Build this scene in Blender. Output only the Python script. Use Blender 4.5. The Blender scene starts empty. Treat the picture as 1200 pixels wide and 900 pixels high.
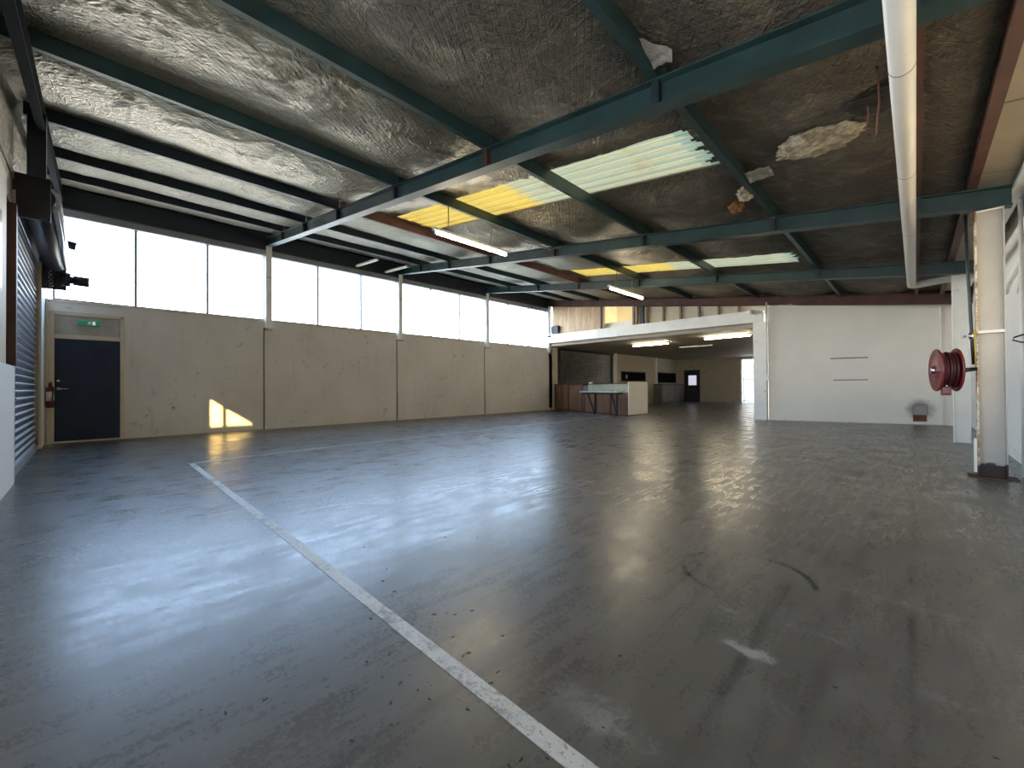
import bpy, bmesh, math, random
from mathutils import Vector, Matrix, noise
random.seed(7)
SC = bpy.context.scene
COL = SC.collection
PI = math.pi

# ------------------------------------------------------------------ helpers
class MB:
    """collects shapes (world coordinates) into one mesh"""
    def __init__(s): s.bm = bmesh.new()
    def hexa(s, p):
        v = [s.bm.verts.new(q) for q in p]
        for f in ((0,3,2,1),(4,5,6,7),(0,1,5,4),(1,2,6,5),(2,3,7,6),(3,0,4,7)):
            s.bm.faces.new([v[i] for i in f])
        return s
    def box(s, x0, x1, y0, y1, z0, z1):
        x0,x1=min(x0,x1),max(x0,x1); y0,y1=min(y0,y1),max(y0,y1); z0,z1=min(z0,z1),max(z0,z1)
        return s.hexa([(x0,y0,z0),(x1,y0,z0),(x1,y1,z0),(x0,y1,z0),(x0,y0,z1),(x1,y0,z1),(x1,y1,z1),(x0,y1,z1)])
    def prism(s, poly, z0, z1):
        n=len(poly); a=[s.bm.verts.new((x,y,z0)) for x,y in poly]; b=[s.bm.verts.new((x,y,z1)) for x,y in poly]
        s.bm.faces.new(a[::-1]); s.bm.faces.new(b)
        for i in range(n): s.bm.faces.new((a[i],a[(i+1)%n],b[(i+1)%n],b[i]))
        return s
    def bar(s, p, q, w, h, up=(0,0,1)):
        """rectangular bar from p to q; w sideways, h along up"""
        p,q=Vector(p),Vector(q); d=(q-p).normalized(); u=Vector(up)
        if abs(d.dot(u))>.99: u=Vector((0,1,0))
        r=d.cross(u).normalized()*w/2; u=r.cross(d).normalized()*h/2
        return s.hexa([p-r-u,p+r-u,q+r-u,q-r-u,p-r+u,p+r+u,q+r+u,q-r+u])
    def tube(s, pts, r, n=12, closed_ends=True):
        pts=[Vector(p) for p in pts]; rings=[]
        for i,p in enumerate(pts):
            a=pts[max(i-1,0)]; b=pts[min(i+1,len(pts)-1)]
            d=(b-a).normalized(); u=Vector((0,0,1)) if abs(d.z)<.9 else Vector((0,1,0))
            x=d.cross(u).normalized(); y=x.cross(d).normalized()
            rr=r[i] if isinstance(r,(list,tuple)) else r
            rings.append([s.bm.verts.new(p+(x*math.cos(2*PI*k/n)+y*math.sin(2*PI*k/n))*rr) for k in range(n)])
        for a,b in zip(rings,rings[1:]):
            for k in range(n):
                f=s.bm.faces.new((a[k],a[(k+1)%n],b[(k+1)%n],b[k])); f.smooth=True
        if closed_ends:
            s.bm.faces.new(rings[0][::-1]); s.bm.faces.new(rings[-1])
        return s
    def lathe(s, c, axis, prof, n=32):
        """revolve prof [(t along axis, radius)] about axis through c"""
        c=Vector(c); d=Vector(axis).normalized(); u=Vector((0,0,1)) if abs(d.z)<.9 else Vector((0,1,0))
        x=d.cross(u).normalized(); y=x.cross(d); rings=[]
        for t,r in prof:
            rings.append([s.bm.verts.new(c+d*t+(x*math.cos(2*PI*k/n)+y*math.sin(2*PI*k/n))*max(r,1e-4)) for k in range(n)])
        for a,b in zip(rings,rings[1:]):
            for k in range(n):
                f=s.bm.faces.new((a[k],a[(k+1)%n],b[(k+1)%n],b[k])); f.smooth=True
        return s
    def torus(s, c, axis, R, r, n=32, m=10):
        return s.lathe(c, axis, [(r*math.sin(2*PI*k/m), R+r*math.cos(2*PI*k/m)) for k in range(m+1)], n)
    def build(s, name, m, parent=None, bevel=0, origin=None, solid=0):
        bm=s.bm
        bmesh.ops.recalc_face_normals(bm, faces=bm.faces)
        me=bpy.data.meshes.new(name)
        vs=[v.co for v in bm.verts]
        if origin is None:
            lo=[min(v[i] for v in vs) for i in range(3)]; hi=[max(v[i] for v in vs) for i in range(3)]
            origin=Vector(((lo[0]+hi[0])/2,(lo[1]+hi[1])/2,lo[2]))
        origin=Vector(origin)
        for v in bm.verts: v.co-=origin
        bm.to_mesh(me); bm.free()
        for mm in (m if isinstance(m,(list,tuple)) else [m]): me.materials.append(mm)
        o=bpy.data.objects.new(name, me); COL.objects.link(o)
        if parent is not None:
            o.parent=parent; pl=parent.location.copy(); q=parent.parent
            while q is not None: pl+=q.location; q=q.parent
            o.location=origin-pl
        else: o.location=origin
        if bevel:
            b=o.modifiers.new('bevel','BEVEL'); b.width=bevel; b.segments=2; b.limit_method='ANGLE'
        return o

def tag(o, label=None, cat=None, group=None, kind=None):
    if label: o['label']=label
    if cat: o['category']=cat
    if group: o['group']=group
    if kind: o['kind']=kind
    return o
def thing(name, loc, label, cat, group=None):
    o=bpy.data.objects.new(name,None); COL.objects.link(o); o.location=loc; o.empty_display_size=.2
    return tag(o,label,cat,group)
def struct(o): o['kind']='structure'; return o

# ------------------------------------------------------------------ materials
class NT:
    def __init__(s, name):
        s.m=bpy.data.materials.new(name); s.m.use_nodes=True; s.t=s.m.node_tree; s.n=s.t.nodes; s.l=s.t.links
        s.out=s.n['Material Output']; s.b=s.n.get('Principled BSDF')
    def new(s, typ, **kw):
        n=s.n.new(typ)
        for k,v in kw.items():
            if k in ('operation','blend_type','data_type','wave_type','bands_direction','feature','noise_dimensions','distance','voronoi_dimensions','use_clamp','wave_profile','interpolation_type'): setattr(n,k,v)
            else: s.set(n.inputs[k.replace('_',' ')] if k.replace('_',' ') in n.inputs else n.inputs[k], v)
        return n
    def set(s, inp, v):
        if isinstance(v, bpy.types.NodeSocket): s.l.new(v, inp)
        else: inp.default_value=v
    def coord(s, kind='Object', scale=(1,1,1), rot=(0,0,0), loc=(0,0,0)):
        c=s.n.new('ShaderNodeTexCoord'); m=s.n.new('ShaderNodeMapping'); s.l.new(c.outputs[kind],m.inputs[0])
        m.inputs['Scale'].default_value=scale; m.inputs['Rotation'].default_value=rot; m.inputs['Location'].default_value=loc
        return m.outputs[0]
    def noise(s, vec, scale, detail=4, rough=.55, dist=0):
        n=s.n.new('ShaderNodeTexNoise'); s.l.new(vec,n.inputs['Vector'])
        n.inputs['Scale'].default_value=scale; n.inputs['Detail'].default_value=detail; n.inputs['Roughness'].default_value=rough; n.inputs['Distortion'].default_value=dist
        return n.outputs[0]
    def ramp(s, fac, a, b, lo=0., hi=1.):
        n=s.n.new('ShaderNodeMapRange'); n.interpolation_type='SMOOTHSTEP'; s.set(n.inputs[0],fac)
        for i,v in zip(range(1,5),(a,b,lo,hi)): n.inputs[i].default_value=v
        return n.outputs[0]
    def math(s, op, a, b=0., c=0., clamp=False):
        n=s.n.new('ShaderNodeMath'); n.operation=op; n.use_clamp=clamp
        s.set(n.inputs[0],a); s.set(n.inputs[1],b); s.set(n.inputs[2],c); return n.outputs[0]
    def mix(s, fac, a, b, blend='MIX'):
        n=s.n.new('ShaderNodeMix'); n.data_type='RGBA'; n.blend_type=blend
        s.set(n.inputs[0],fac)
        for i,v in ((6,a),(7,b)):
            if isinstance(v,(tuple,list)): v=(*v[:3],1)
            s.set(n.inputs[i],v)
        return n.outputs[2]
    def sep(s, vec):
        n=s.n.new('ShaderNodeSeparateXYZ'); s.l.new(vec,n.inputs[0]); return n.outputs
    def bump(s, h, strength=.3, dist=.01, normal=None):
        n=s.n.new('ShaderNodeBump'); n.inputs['Strength'].default_value=strength; n.inputs['Distance'].default_value=dist
        s.l.new(h,n.inputs['Height'])
        if normal is not None: s.l.new(normal,n.inputs['Normal'])
        return n.outputs[0]
    def fin(s, col=None, rough=None, metal=None, normal=None, spec=None):
        for k,v in (('Base Color',col),('Roughness',rough),('Metallic',metal),('Normal',normal),('Specular IOR Level',spec)):
            if v is None: continue
            if k=='Base Color' and isinstance(v,(tuple,list)): v=(*v[:3],1)
            s.set(s.b.inputs[k],v)
        return s.m

def paint(name, col, rough=.5, metal=0., var=.15, scale=3., dirt=None, dirt_amt=0., bump=.0, spec=None):
    t=NT(name); c=t.coord()
    n=t.noise(c,scale,5)
    a=tuple(x*(1-var) for x in col); b=tuple(min(1,x*(1+var)) for x in col)
    cc=t.mix(t.ramp(n,.3,.7),a,b)
    if dirt:
        d=t.noise(c,scale*2.3,6,.65)
        cc=t.mix(t.ramp(d,.62-.2*dirt_amt,.75-.1*dirt_amt,0,.8),cc,dirt)
    nr=t.bump(t.noise(c,60,3),bump,.003) if bump else None
    return t.fin(cc,rough,metal,nr,spec)

M={}
M['teal']=paint('teal_steel_paint',(.021,.047,.047),.42,dirt=(.07,.035,.02),dirt_amt=.1,var=.25)
M['navy']=paint('dark_steel_paint',(.013,.021,.028),.5,var=.3)
M['brown']=paint('rust_red_primer',(.075,.028,.018),.6,var=.3)
M['white']=paint('white_paint',(.86,.85,.79),.45,var=.04,dirt=(.45,.40,.32),dirt_amt=.15)
M['whitewall']=paint('white_wall_paint',(.84,.81,.73),.6,var=.03,scale=1.2)
M['cream']=paint('cream_board',(.60,.53,.40),.6,var=.06)
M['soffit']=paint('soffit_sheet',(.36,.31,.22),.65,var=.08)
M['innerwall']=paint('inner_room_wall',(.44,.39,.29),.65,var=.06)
M['grey']=paint('grey_aluminium',(.30,.31,.32),.4,.3,var=.1)
M['darkmetal']=paint('dark_metal',(.03,.032,.038),.4,.5,var=.2)
M['black']=paint('black_plastic',(.012,.012,.013),.5)
M['flatblack']=paint('matte_black_steel',(.010,.012,.015),.85,spec=.1)  # near-black matte finish for the end rafter
M['hatchblack']=paint('dark_opening',(.006,.006,.007),.9,spec=.1)
M['blue_door']=paint('navy_blue_door_paint',(.014,.024,.055),.5,var=.12,spec=.25)
M['red']=paint('red_enamel',(.15,.012,.017),.35,var=.2)
M['hose']=paint('dark_red_hose',(.05,.008,.011),.45,var=.2)
M['chrome']=paint('chrome',(.7,.7,.7),.2,1.)
M['pvc']=paint('white_pvc',(.60,.585,.535),.35,var=.03,dirt=(.5,.47,.4),dirt_amt=.1)
M['galv']=paint('galvanised_slats_lit_ridges',(.55,.57,.60),.38,.5,var=.1)
M['slat']=paint('shaded_slat_face',(.050,.058,.078),.5,var=.15)  # dark colour carries the shade between the slat ridges
M['lowgrey']=paint('bench_panel',(.16,.15,.13),.5)
M['debris']=paint('dark_litter_and_hole_shade',(.02,.014,.01),.8)
M['tableedge']=paint('pale_laminate',(.52,.49,.40),.4)
M['palepanel']=paint('pale_green_grey_panel',(.40,.38,.25),.5,dirt=(.2,.2,.15),dirt_amt=.5,scale=2)

def wood(name, a, b, axis=2):
    t=NT(name); sc=[9,9,9]; sc[axis]=.7
    c=t.coord(scale=tuple(sc)); n=t.noise(c,1.6,6,.6,1.2)
    g=t.noise(t.coord(scale=(1,1,.4)),1.1,3)
    cc=t.mix(t.ramp(n,.3,.7),a,b); cc=t.mix(t.ramp(g,.4,.65,0,.5),cc,tuple(x*.6 for x in a))
    return t.fin(cc,.55)
M['ply']=wood('weathered_plywood',(.42,.27,.15),(.62,.46,.28))
M['timber']=wood('brown_timber',(.16,.075,.035),(.28,.15,.075))
M['stud']=wood('stud_timber',(.30,.22,.15),(.42,.33,.24))

def floor_mat():
    t=NT('worn_concrete')
    c=t.coord(); st=t.coord(scale=(4.5,.55,1))
    big=t.noise(c,.35,4,.6); mid=t.noise(c,2.2,7,.62,.4); streak=t.noise(st,2.2,6,.65,.3)
    fine=t.noise(c,55,6,.75)
    col=t.mix(t.ramp(big,.3,.7),(.082,.077,.067),(.113,.106,.092))
    col=t.mix(t.ramp(mid,.35,.72,0,.42),col,(.074,.070,.063))
    iso=t.noise(t.coord(scale=(1.6,.9,1)),2.6,8,.68,.5)
    col=t.mix(t.ramp(iso,.40,.72,0,.55),col,(.150,.142,.126))
    scr=t.noise(t.coord(scale=(2.2,16,1),rot=(0,0,.55)),2.4,4,.6,.2)
    col=t.mix(t.math('MULTIPLY',t.ramp(scr,.66,.72,0,.5),t.ramp(big,.45,.6)),col,(.22,.21,.19))
    scr2=t.noise(t.coord(scale=(14,2.0,1),rot=(0,0,-.35)),2.0,4,.6,.2)
    col=t.mix(t.math('MULTIPLY',t.ramp(scr2,.67,.75,0,.35),t.ramp(mid,.4,.55)),col,(.040,.037,.033))
    grain=t.noise(c,170,3,.8)
    col=t.mix(t.ramp(grain,.45,.75,0,.35),col,(.045,.042,.038))
    col=t.mix(t.ramp(fine,.52,.75,0,.30),col,(.050,.047,.043))
    x,y,z=t.sep(c)[0:3]
    wob=t.math('MULTIPLY',t.math('SUBTRACT',t.noise(t.coord(scale=(1,1,1)),1.3,4),.5),.10)
    xw=t.math('ADD',x,wob)
    # long pour joints that run with the window wall
    m=None
    for jx,w,s in ((-1.1,.03,.55),(-.47,.028,.7),(-.25,.035,.6),(-.02,.02,.75),(.32,.02,.5),(-2.6,.02,.35),(-4.4,.02,.3),(-5.9,.02,.3)):
        d=t.math('ABSOLUTE',t.math('SUBTRACT',xw,jx)); k=t.ramp(d,w*.3,w,s,0)
        m=k if m is None else t.math('MAXIMUM',m,k)
    brk=t.ramp(t.noise(t.coord(scale=(1.5,.8,1)),2.0,3),.38,.62)
    col=t.mix(t.math('MULTIPLY',m,brk),col,(.042,.040,.037))
    def ell(cx,cy,rx,ry):
        a=t.math('DIVIDE',t.math('SUBTRACT',x,cx),rx); b=t.math('DIVIDE',t.math('SUBTRACT',y,cy),ry)
        return t.math('SQRT',t.math('ADD',t.math('MULTIPLY',a,a),t.math('MULTIPLY',b,b)))
    # tyre scrub rings
    for cx,cy,r,s in ((-.66,2.44,.30,.95),(-3.4,5.2,.9,.6),(-2.2,7.0,1.3,.35),(-5.0,3.6,1.0,.35)):
        e=t.math('ABSOLUTE',t.math('SUBTRACT',t.math('ADD',ell(cx,cy,r,r),wob),1.0))
        k=t.ramp(e,.02,.075,s,0); k=t.math('MULTIPLY',k,t.ramp(t.noise(c,1.9,2),.36,.52))
        col=t.mix(k,col,(.026,.024,.022))
    # pale plaster scuffs
    sc=t.noise(c,14,6,.7,.8)
    for cx,cy,rx,ry,s in ((-.44,1.74,.12,.045,1.0),(-.72,1.09,.2,.09,.6),(-2.33,3.31,.14,.03,.5),(-1.0,3.13,.22,.05,.5),(-1.05,2.0,.06,.03,.6),(-.6,2.0,.05,.02,.6),(-.05,2.6,.28,.03,.4),(-.3,2.05,.25,.015,.4),(.1,1.9,.2,.02,.35)):
        k=t.ramp(t.math('ADD',ell(cx,cy,rx,ry),t.math('MULTIPLY',t.math('SUBTRACT',sc,.5),3.2)),.1,1.0,s*.8,0)
        col=t.mix(k,col,(.30,.295,.28))
    # oily stains near the far column
    for cx,cy,rx,ry,s in ((-.6,6.6,1.6,.35,.5),(-2.4,6.2,1.0,.3,.4),(.15,3.6,.5,.25,.5),(-1.5,9,1.6,.5,.35),(-1.0,1.2,.5,.35,.35)):
        k=t.ramp(t.math('ADD',ell(cx,cy,rx,ry),t.math('MULTIPLY',t.math('SUBTRACT',mid,.5),2.6)),.3,1.0,s,0)
        col=t.mix(k,col,(.07,.058,.05))
    rg=t.math('ADD',t.ramp(t.noise(t.coord(scale=(7,1.1,1)),2.0,6,.68,.5),.3,.7,.28,.18),t.math('ADD',t.ramp(mid,.3,.7,.0,.08),t.ramp(fine,.4,.7,0,.10)))
    h=t.math('ADD',t.math('MULTIPLY',mid,.22),t.math('ADD',t.math('MULTIPLY',fine,.4),t.math('MULTIPLY',t.noise(st,9,6,.7),.22)))
    nr=t.bump(h,.16,.003)
    return t.fin(col,rg,0,nr,.36)
M['floor']=floor_mat()

def wall_mat():
    t=NT('painted_tilt_panel'); c=t.coord()
    n=t.noise(c,.9,5); v=t.noise(t.coord(scale=(1,3.5,.6)),1.5,6,.65)
    sp=t.noise(c,5,7,.7,.5)
    col=t.mix(t.ramp(n,.3,.7),(.64,.605,.555),(.72,.685,.63))
    col=t.mix(t.ramp(v,.55,.78,0,.45),col,(.38,.33,.27))
    z=t.sep(c)[2]
    col=t.mix(t.math('MULTIPLY',t.ramp(sp,.57,.70,0,.75),t.ramp(t.noise(c,.8,2),.45,.6)),col,(.16,.135,.11))
    return t.fin(col,.6,0,t.bump(sp,.12,.005))
M['tiltwall']=wall_mat()

def foil_mat():
    t=NT('foil_insulation_with_netting'); c=t.coord()
    # diamond wire netting, two sets of diagonal strands
    w=[]
    for a in (.62,-.62):
        wv=t.n.new('ShaderNodeTexWave'); wv.wave_type='BANDS'; wv.bands_direction='X'
        t.l.new(t.coord(rot=(0,0,a)),wv.inputs['Vector']); wv.inputs['Scale'].default_value=5.9; wv.inputs['Distortion'].default_value=.6; wv.inputs['Detail'].default_value=1
        wv.inputs['Detail Scale'].default_value=.4
        w.append(t.ramp(wv.outputs[1],.80,.98))
    net=t.math('MAXIMUM',*w)
    wr=t.noise(t.coord(scale=(1,1.5,1)),11,5,.6,1.3); wr2=t.noise(c,2.0,3,.5,2.2)
    ridge=t.math('SUBTRACT',1,t.math('ABSOLUTE',t.math('SUBTRACT',t.math('MULTIPLY',wr2,2),1)))
    ridge=t.ramp(ridge,.90,1.0)
    vo=t.n.new('ShaderNodeTexVoronoi'); t.l.new(t.coord(scale=(1,1.3,1),rot=(0,0,.4)),vo.inputs['Vector']); vo.inputs['Scale'].default_value=16
    # tape seams of the blanket rolls (they run down the roof slope)
    y=t.sep(c)[1]; f=t.math('ABSOLUTE',t.math('SUBTRACT',t.math('FRACT',t.math('DIVIDE',t.math('ADD',y,.35),1.35)),.5))
    seam=t.ramp(f,.0,.035,1,0)
    h=t.math('ADD',t.math('MULTIPLY',wr,1.1),t.math('MULTIPLY',ridge,.45))
    h=t.math('ADD',h,t.math('MULTIPLY',vo.outputs[0],.35)); h=t.math('SUBTRACT',h,t.math('MULTIPLY',net,.34)); h=t.math('ADD',h,t.math('MULTIPLY',seam,.5))
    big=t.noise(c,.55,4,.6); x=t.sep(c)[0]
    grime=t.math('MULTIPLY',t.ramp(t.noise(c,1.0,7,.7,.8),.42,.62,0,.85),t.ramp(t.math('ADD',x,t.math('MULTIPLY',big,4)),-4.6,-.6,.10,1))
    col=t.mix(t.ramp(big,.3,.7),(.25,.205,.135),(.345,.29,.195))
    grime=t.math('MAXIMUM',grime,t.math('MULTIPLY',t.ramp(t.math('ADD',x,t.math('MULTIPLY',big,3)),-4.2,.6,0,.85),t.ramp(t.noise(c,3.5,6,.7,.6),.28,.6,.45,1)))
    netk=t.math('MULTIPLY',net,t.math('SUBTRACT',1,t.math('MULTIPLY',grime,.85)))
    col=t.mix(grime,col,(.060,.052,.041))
    col=t.mix(t.math('MULTIPLY',netk,.42),col,(.12,.115,.10))
    col=t.mix(t.math('MULTIPLY',t.ramp(t.noise(c,7,5,.7),.66,.74),t.ramp(big,.5,.62)),col,(.02,.018,.016))
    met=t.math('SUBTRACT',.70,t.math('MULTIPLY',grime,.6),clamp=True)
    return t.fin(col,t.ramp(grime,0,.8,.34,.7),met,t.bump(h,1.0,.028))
M['foil']=foil_mat()

def skylight_mat():
    t=NT('fibreglass_skylight_sheet'); c=t.coord('Object')
    x,y,z=t.sep(c)[0:3]
    n=t.noise(t.coord(scale=(3,14,1)),1.5,5,.6); sp=t.noise(c,30,4,.7)
    e=t.math('ADD',x,t.math('MULTIPLY',t.math('SUBTRACT',n,.5),.9))
    zone=t.ramp(e,-4.35,-4.15)
    col=t.mix(zone,(.31,.195,.036),(.20,.178,.10))
    col=t.mix(t.ramp(sp,.55,.75,0,.45),col,(.10,.085,.045))
    col=t.mix(t.ramp(t.noise(c,2.3,4,.6),.55,.7,0,.35),col,(.17,.08,.015))
    rl=t.math('ABSOLUTE',t.math('SUBTRACT',t.math('FRACT',t.math('DIVIDE',t.math('SUBTRACT',y,4.16+.055),.095)),.5))
    rk=t.math('MULTIPLY',t.ramp(rl,.03,.14,.75,0),t.ramp(n,.3,.6,.5,1)); col=t.mix(rk,col,(.055,.042,.018))
    tr=t.n.new('ShaderNodeBsdfTranslucent'); df=t.n.new('ShaderNodeBsdfDiffuse'); mx=t.n.new('ShaderNodeMixShader')
    t.l.new(col,tr.inputs[0]); t.l.new(col,df.inputs[0]); mx.inputs[0].default_value=.62
    t.l.new(tr.outputs[0],mx.inputs[1]); t.l.new(df.outputs[0],mx.inputs[2]); t.l.new(mx.outputs[0],t.out.inputs[0])
    return t.m
M['skylight']=skylight_mat()

def glass(name, tint, gloss=.06):
    t=NT(name); tr=t.n.new('ShaderNodeBsdfTransparent'); gl=t.n.new('ShaderNodeBsdfGlossy'); mx=t.n.new('ShaderNodeMixShader')
    n=t.noise(t.coord(),3,3); t.l.new(t.mix(n,tuple(x*.97 for x in tint),tint),tr.inputs[0]); gl.inputs['Roughness'].default_value=.04
    mx.inputs[0].default_value=gloss; t.l.new(tr.outputs[0],mx.inputs[1]); t.l.new(gl.outputs[0],mx.inputs[2]); t.l.new(mx.outputs[0],t.out.inputs[0])
    return t.m
def frost():
    t=NT('fill_frosted_glass'); tr=t.n.new('ShaderNodeBsdfTranslucent'); t.l.new(t.mix(t.noise(t.coord(),2,3),(.40,.385,.35),(.43,.415,.38)),tr.inputs[0]); t.l.new(tr.outputs[0],t.out.inputs[0]); return t.m  # pane material of the added fill window in the right wall
M['frost']=frost()
M['glass']=glass('clear_glass',(.97,.98,1.0))
def emit(name, col, st):
    t=NT(name); e=t.n.new('ShaderNodeEmission'); e.inputs[0].default_value=(*col,1); e.inputs[1].default_value=st
    t.l.new(e.outputs[0],t.out.inputs[0]); return t.m
M['tube']=emit('fluorescent_tube',(1,.86,.60),60)
M['loft_tube']=emit('loft_tube_glow',(1,.88,.62),190)
M['exitglow']=emit('exit_sign_face',(.05,.50,.28),.18)
M['exitwhite']=emit('exit_sign_white',(.8,1,.9),.4)
M['screen']=emit('door_window_light',(.75,.72,.9),.55)

def stripe_mat():
    t=NT('worn_white_line_paint'); c=t.coord()
    n=t.noise(c,22,6,.75); n2=t.noise(c,2.5,5,.6)
    k=t.math('ADD',t.math('MULTIPLY',n,.6),t.math('MULTIPLY',n2,.5))
    col=t.mix(t.ramp(k,.52,.66),(.50,.485,.45),(.20,.19,.175))
    col=t.mix(t.ramp(t.noise(c,75,3,.7),.58,.66,0,.8),col,(.10,.09,.08))
    return t.fin(col,.5)
M['stripe']=stripe_mat()

def rusty_col():
    t=NT('white_column_paint_with_rust'); c=t.coord(); z=t.sep(c)[2]; n=t.noise(c,9,6,.7); n2=t.noise(c,3,4,.6)
    col=t.mix(t.ramp(n2,.3,.7),(.45,.43,.385),(.51,.495,.445))
    e=t.math('ADD',z,t.math('MULTIPLY',t.math('SUBTRACT',n,.5),.16))
    base=t.ramp(e,.13,.16,1,0)
    spots=t.math('MULTIPLY',t.ramp(n,.60,.68),t.ramp(n2,.52,.62))
    col=t.mix(t.math('MULTIPLY',spots,.8),col,(.30,.15,.06))
    col=t.mix(base,col,(.030,.014,.010))
    return t.fin(col,.5)
M['rustcol']=rusty_col()
def rust_edge():
    t=NT('flange_paint_with_rust'); c=t.coord(); n=t.noise(t.coord(scale=(1,1,2)),7,6,.7)
    col=t.mix(t.ramp(n,.44,.56),(.74,.72,.64),(.40,.22,.08)); z=t.sep(c)[2]
    col=t.mix(t.ramp(t.math('ADD',z,t.math('MULTIPLY',n,.1)),.16,.2,1,0),col,(.035,.016,.011))
    return t.fin(col,.55)
M['rustedge']=rust_edge()

def block_mat():
    t=NT('white_painted_blockwork'); c=t.coord(rot=(PI/2,0,0))
    b=t.n.new('ShaderNodeTexBrick'); t.l.new(c,b.inputs['Vector']); b.inputs['Scale'].default_value=1; b.inputs['Brick Width'].default_value=.4; b.inputs['Row Height'].default_value=.2; b.inputs['Mortar Size'].default_value=.012
    n=t.noise(t.coord(),25,5,.7)
    h=t.math('ADD',t.math('MULTIPLY',b.outputs[1],-.8),t.math('MULTIPLY',n,.5))
    return t.fin(t.mix(n,(.80,.80,.79),(.90,.90,.89)),.6,0,t.bump(h,.6,.012))
M['block']=block_mat()

def whitewall_soot():
    """white panel wall with the soot mark round the vent hole and two scraped lines"""
    t=NT('white_panel_wall'); c=t.coord(); x,y,z=t.sep(c)[0:3]; n=t.noise(c,1.1,4); n2=t.noise(c,9,5,.6)
    col=t.mix(t.ramp(n,.3,.7),(.84,.82,.74),(.89,.87,.79))
    a=t.math('DIVIDE',t.math('SUBTRACT',x,.07),.36); b=t.math('DIVIDE',t.math('SUBTRACT',z,.38),.34)
    r=t.math('SQRT',t.math('ADD',t.math('MULTIPLY',a,a),t.math('MULTIPLY',b,b)))
    col=t.mix(t.ramp(t.math('ADD',r,t.math('MULTIPLY',t.math('SUBTRACT',n2,.5),.5)),.2,1.0,.8,0),col,(.10,.10,.095))
    return t.fin(col,.55)
M['panelwall']=whitewall_soot()
def insul():
    t=NT('torn_fibre_insulation'); c=t.coord(); n=t.noise(c,9,6,.7)
    return t.fin(t.mix(t.ramp(n,.35,.65),(.22,.18,.12),(.62,.55,.42)),.9,0,t.bump(n,1,.03))
M['insul']=insul()
M['insul_orange']=paint('orange_fibre',(.26,.11,.03),.9,var=.5,scale=20)
M['sarking']=paint('torn_sarking_paper',(.24,.215,.185),.6,var=.35,scale=8)
M['wire']=paint('rusty_wire',(.16,.06,.045),.6)
M['greenwhite']=paint('pale_green_steel',(.30,.36,.34),.45,var=.15)
M['ground']=paint('pale_yard_concrete',(.62,.52,.40),.9,var=.1,scale=.5)
M['sun_blocker']=paint('sun_blocker_cladding',(.30,.29,.28),.8)
M['brick']=paint('exposed_brown_brick',(.16,.06,.045),.8,var=.3,scale=12)
M['hill']=paint('distant_foliage',(.10,.16,.12),.9,var=.3)

# ------------------------------------------------------------------ dimensions (metres; camera stands at 0,0)
XW=-11.53                      # window wall face
YS=-.57                        # roller shutter wall face
YF=[-.54,3.11,6.77,10.42,14.07]   # frame lines
ZR=lambda X: 4.534-.1353*(X-XW)   # underside of the rafters
RD=.21                         # rafter depth
SLOPE=-.1353
ZF=lambda X: ZR(X)+RD          # underside of purlins
XR=.95                         # right wall face

# ------------------------------------------------------------------ floor and ground
m=MB(); m.box(-13.2,1.6,-.9,28.3,-.25,0); struct(m.build('floor',M['floor'],origin=(0,0,0)))
m=MB(); m.box(-90,70,-70,110,-.45,-.27); struct(m.build('ground_outside',M['ground']))

# ------------------------------------------------------------------ window wall (below sill)
m=MB()
m.box(XW-.18,XW,-.80,-.52,0,2.64); m.box(XW-.18,XW,.47,14.35,0,2.66); m.box(XW-.18,XW,-.52,.47,2.47,2.66)
wl=struct(m.build('wall_left',M['tiltwall'],origin=(XW,0,0)))
m=MB(); m.box(XW-.2,XW+.02,-.57,14.07,2.66,2.70); struct(m.build('trim_1',M['cream']))
# dark panel joints
for i,y in enumerate((3.11,6.77,10.42)):
    m=MB(); m.box(XW,XW+.012,y-.10,y-.075,0,2.5); struct(m.build('trim_%d'%(2+i),paint('joint_sealant_%d'%i,(.13,.115,.095),.8)))
# wall above the windows (behind the eave beam)
m=MB(); m.box(XW-.18,XW-.02,-.80,14.35,4.445,4.95); struct(m.build('wall_over_windows',M['navy']))
# eave beam
m=MB(); m.box(XW-.02,XW+.05,-.57,14.02,4.44,4.83); m.box(XW-.02,XW+.10,-.57,14.02,4.80,4.83); m.box(XW-.02,XW+.10,-.57,14.02,4.44,4.46)
tag(m.build('eave_beam',M['navy']),'dark steel eave beam running along the top of the window strip','beam')
# windows, one strip per bay, three panes each
zs,zh=2.70,4.31
for b in range(4):
    y0,y1=YF[b]+.06,YF[b+1]-.06
    root=bpy.data.objects.new('window_%d'%(b+1),None); COL.objects.link(root); root.location=(XW-.08,(y0+y1)/2,zs); root['kind']='structure'
    m=MB(); m.box(XW-.12,XW+.02,y0-.06,y1+.06,zh-.01,zh+.13); m.box(XW-.12,XW-.02,y0,y1,zs,zs+.03)
    m.box(XW-.12,XW-.03,y0,y0+.03,zs+.03,zh-.01); m.box(XW-.12,XW-.03,y1-.03,y1,zs+.03,zh-.01); m.build('window_frame',M['grey'],root)
    L=(y1-y0)
    for k in (1,2):
        yy=YF[b]+(YF[b+1]-YF[b])*k/3; m=MB(); m.box(XW-.12,XW-.03,yy-.022,yy+.022,zs+.03,zh-.01); m.build('mullion',M['grey'],root)
    for k in range(3):
        ya=YF[b]+(YF[b+1]-YF[b])*k/3+(.09 if k==0 else .022); yb=YF[b]+(YF[b+1]-YF[b])*(k+1)/3-(.09 if k==2 else .022)
        m=MB(); m.box(XW-.075,XW-.069,ya,yb,zs+.03,zh-.01); m.build('pane',M['glass'],root)
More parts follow.
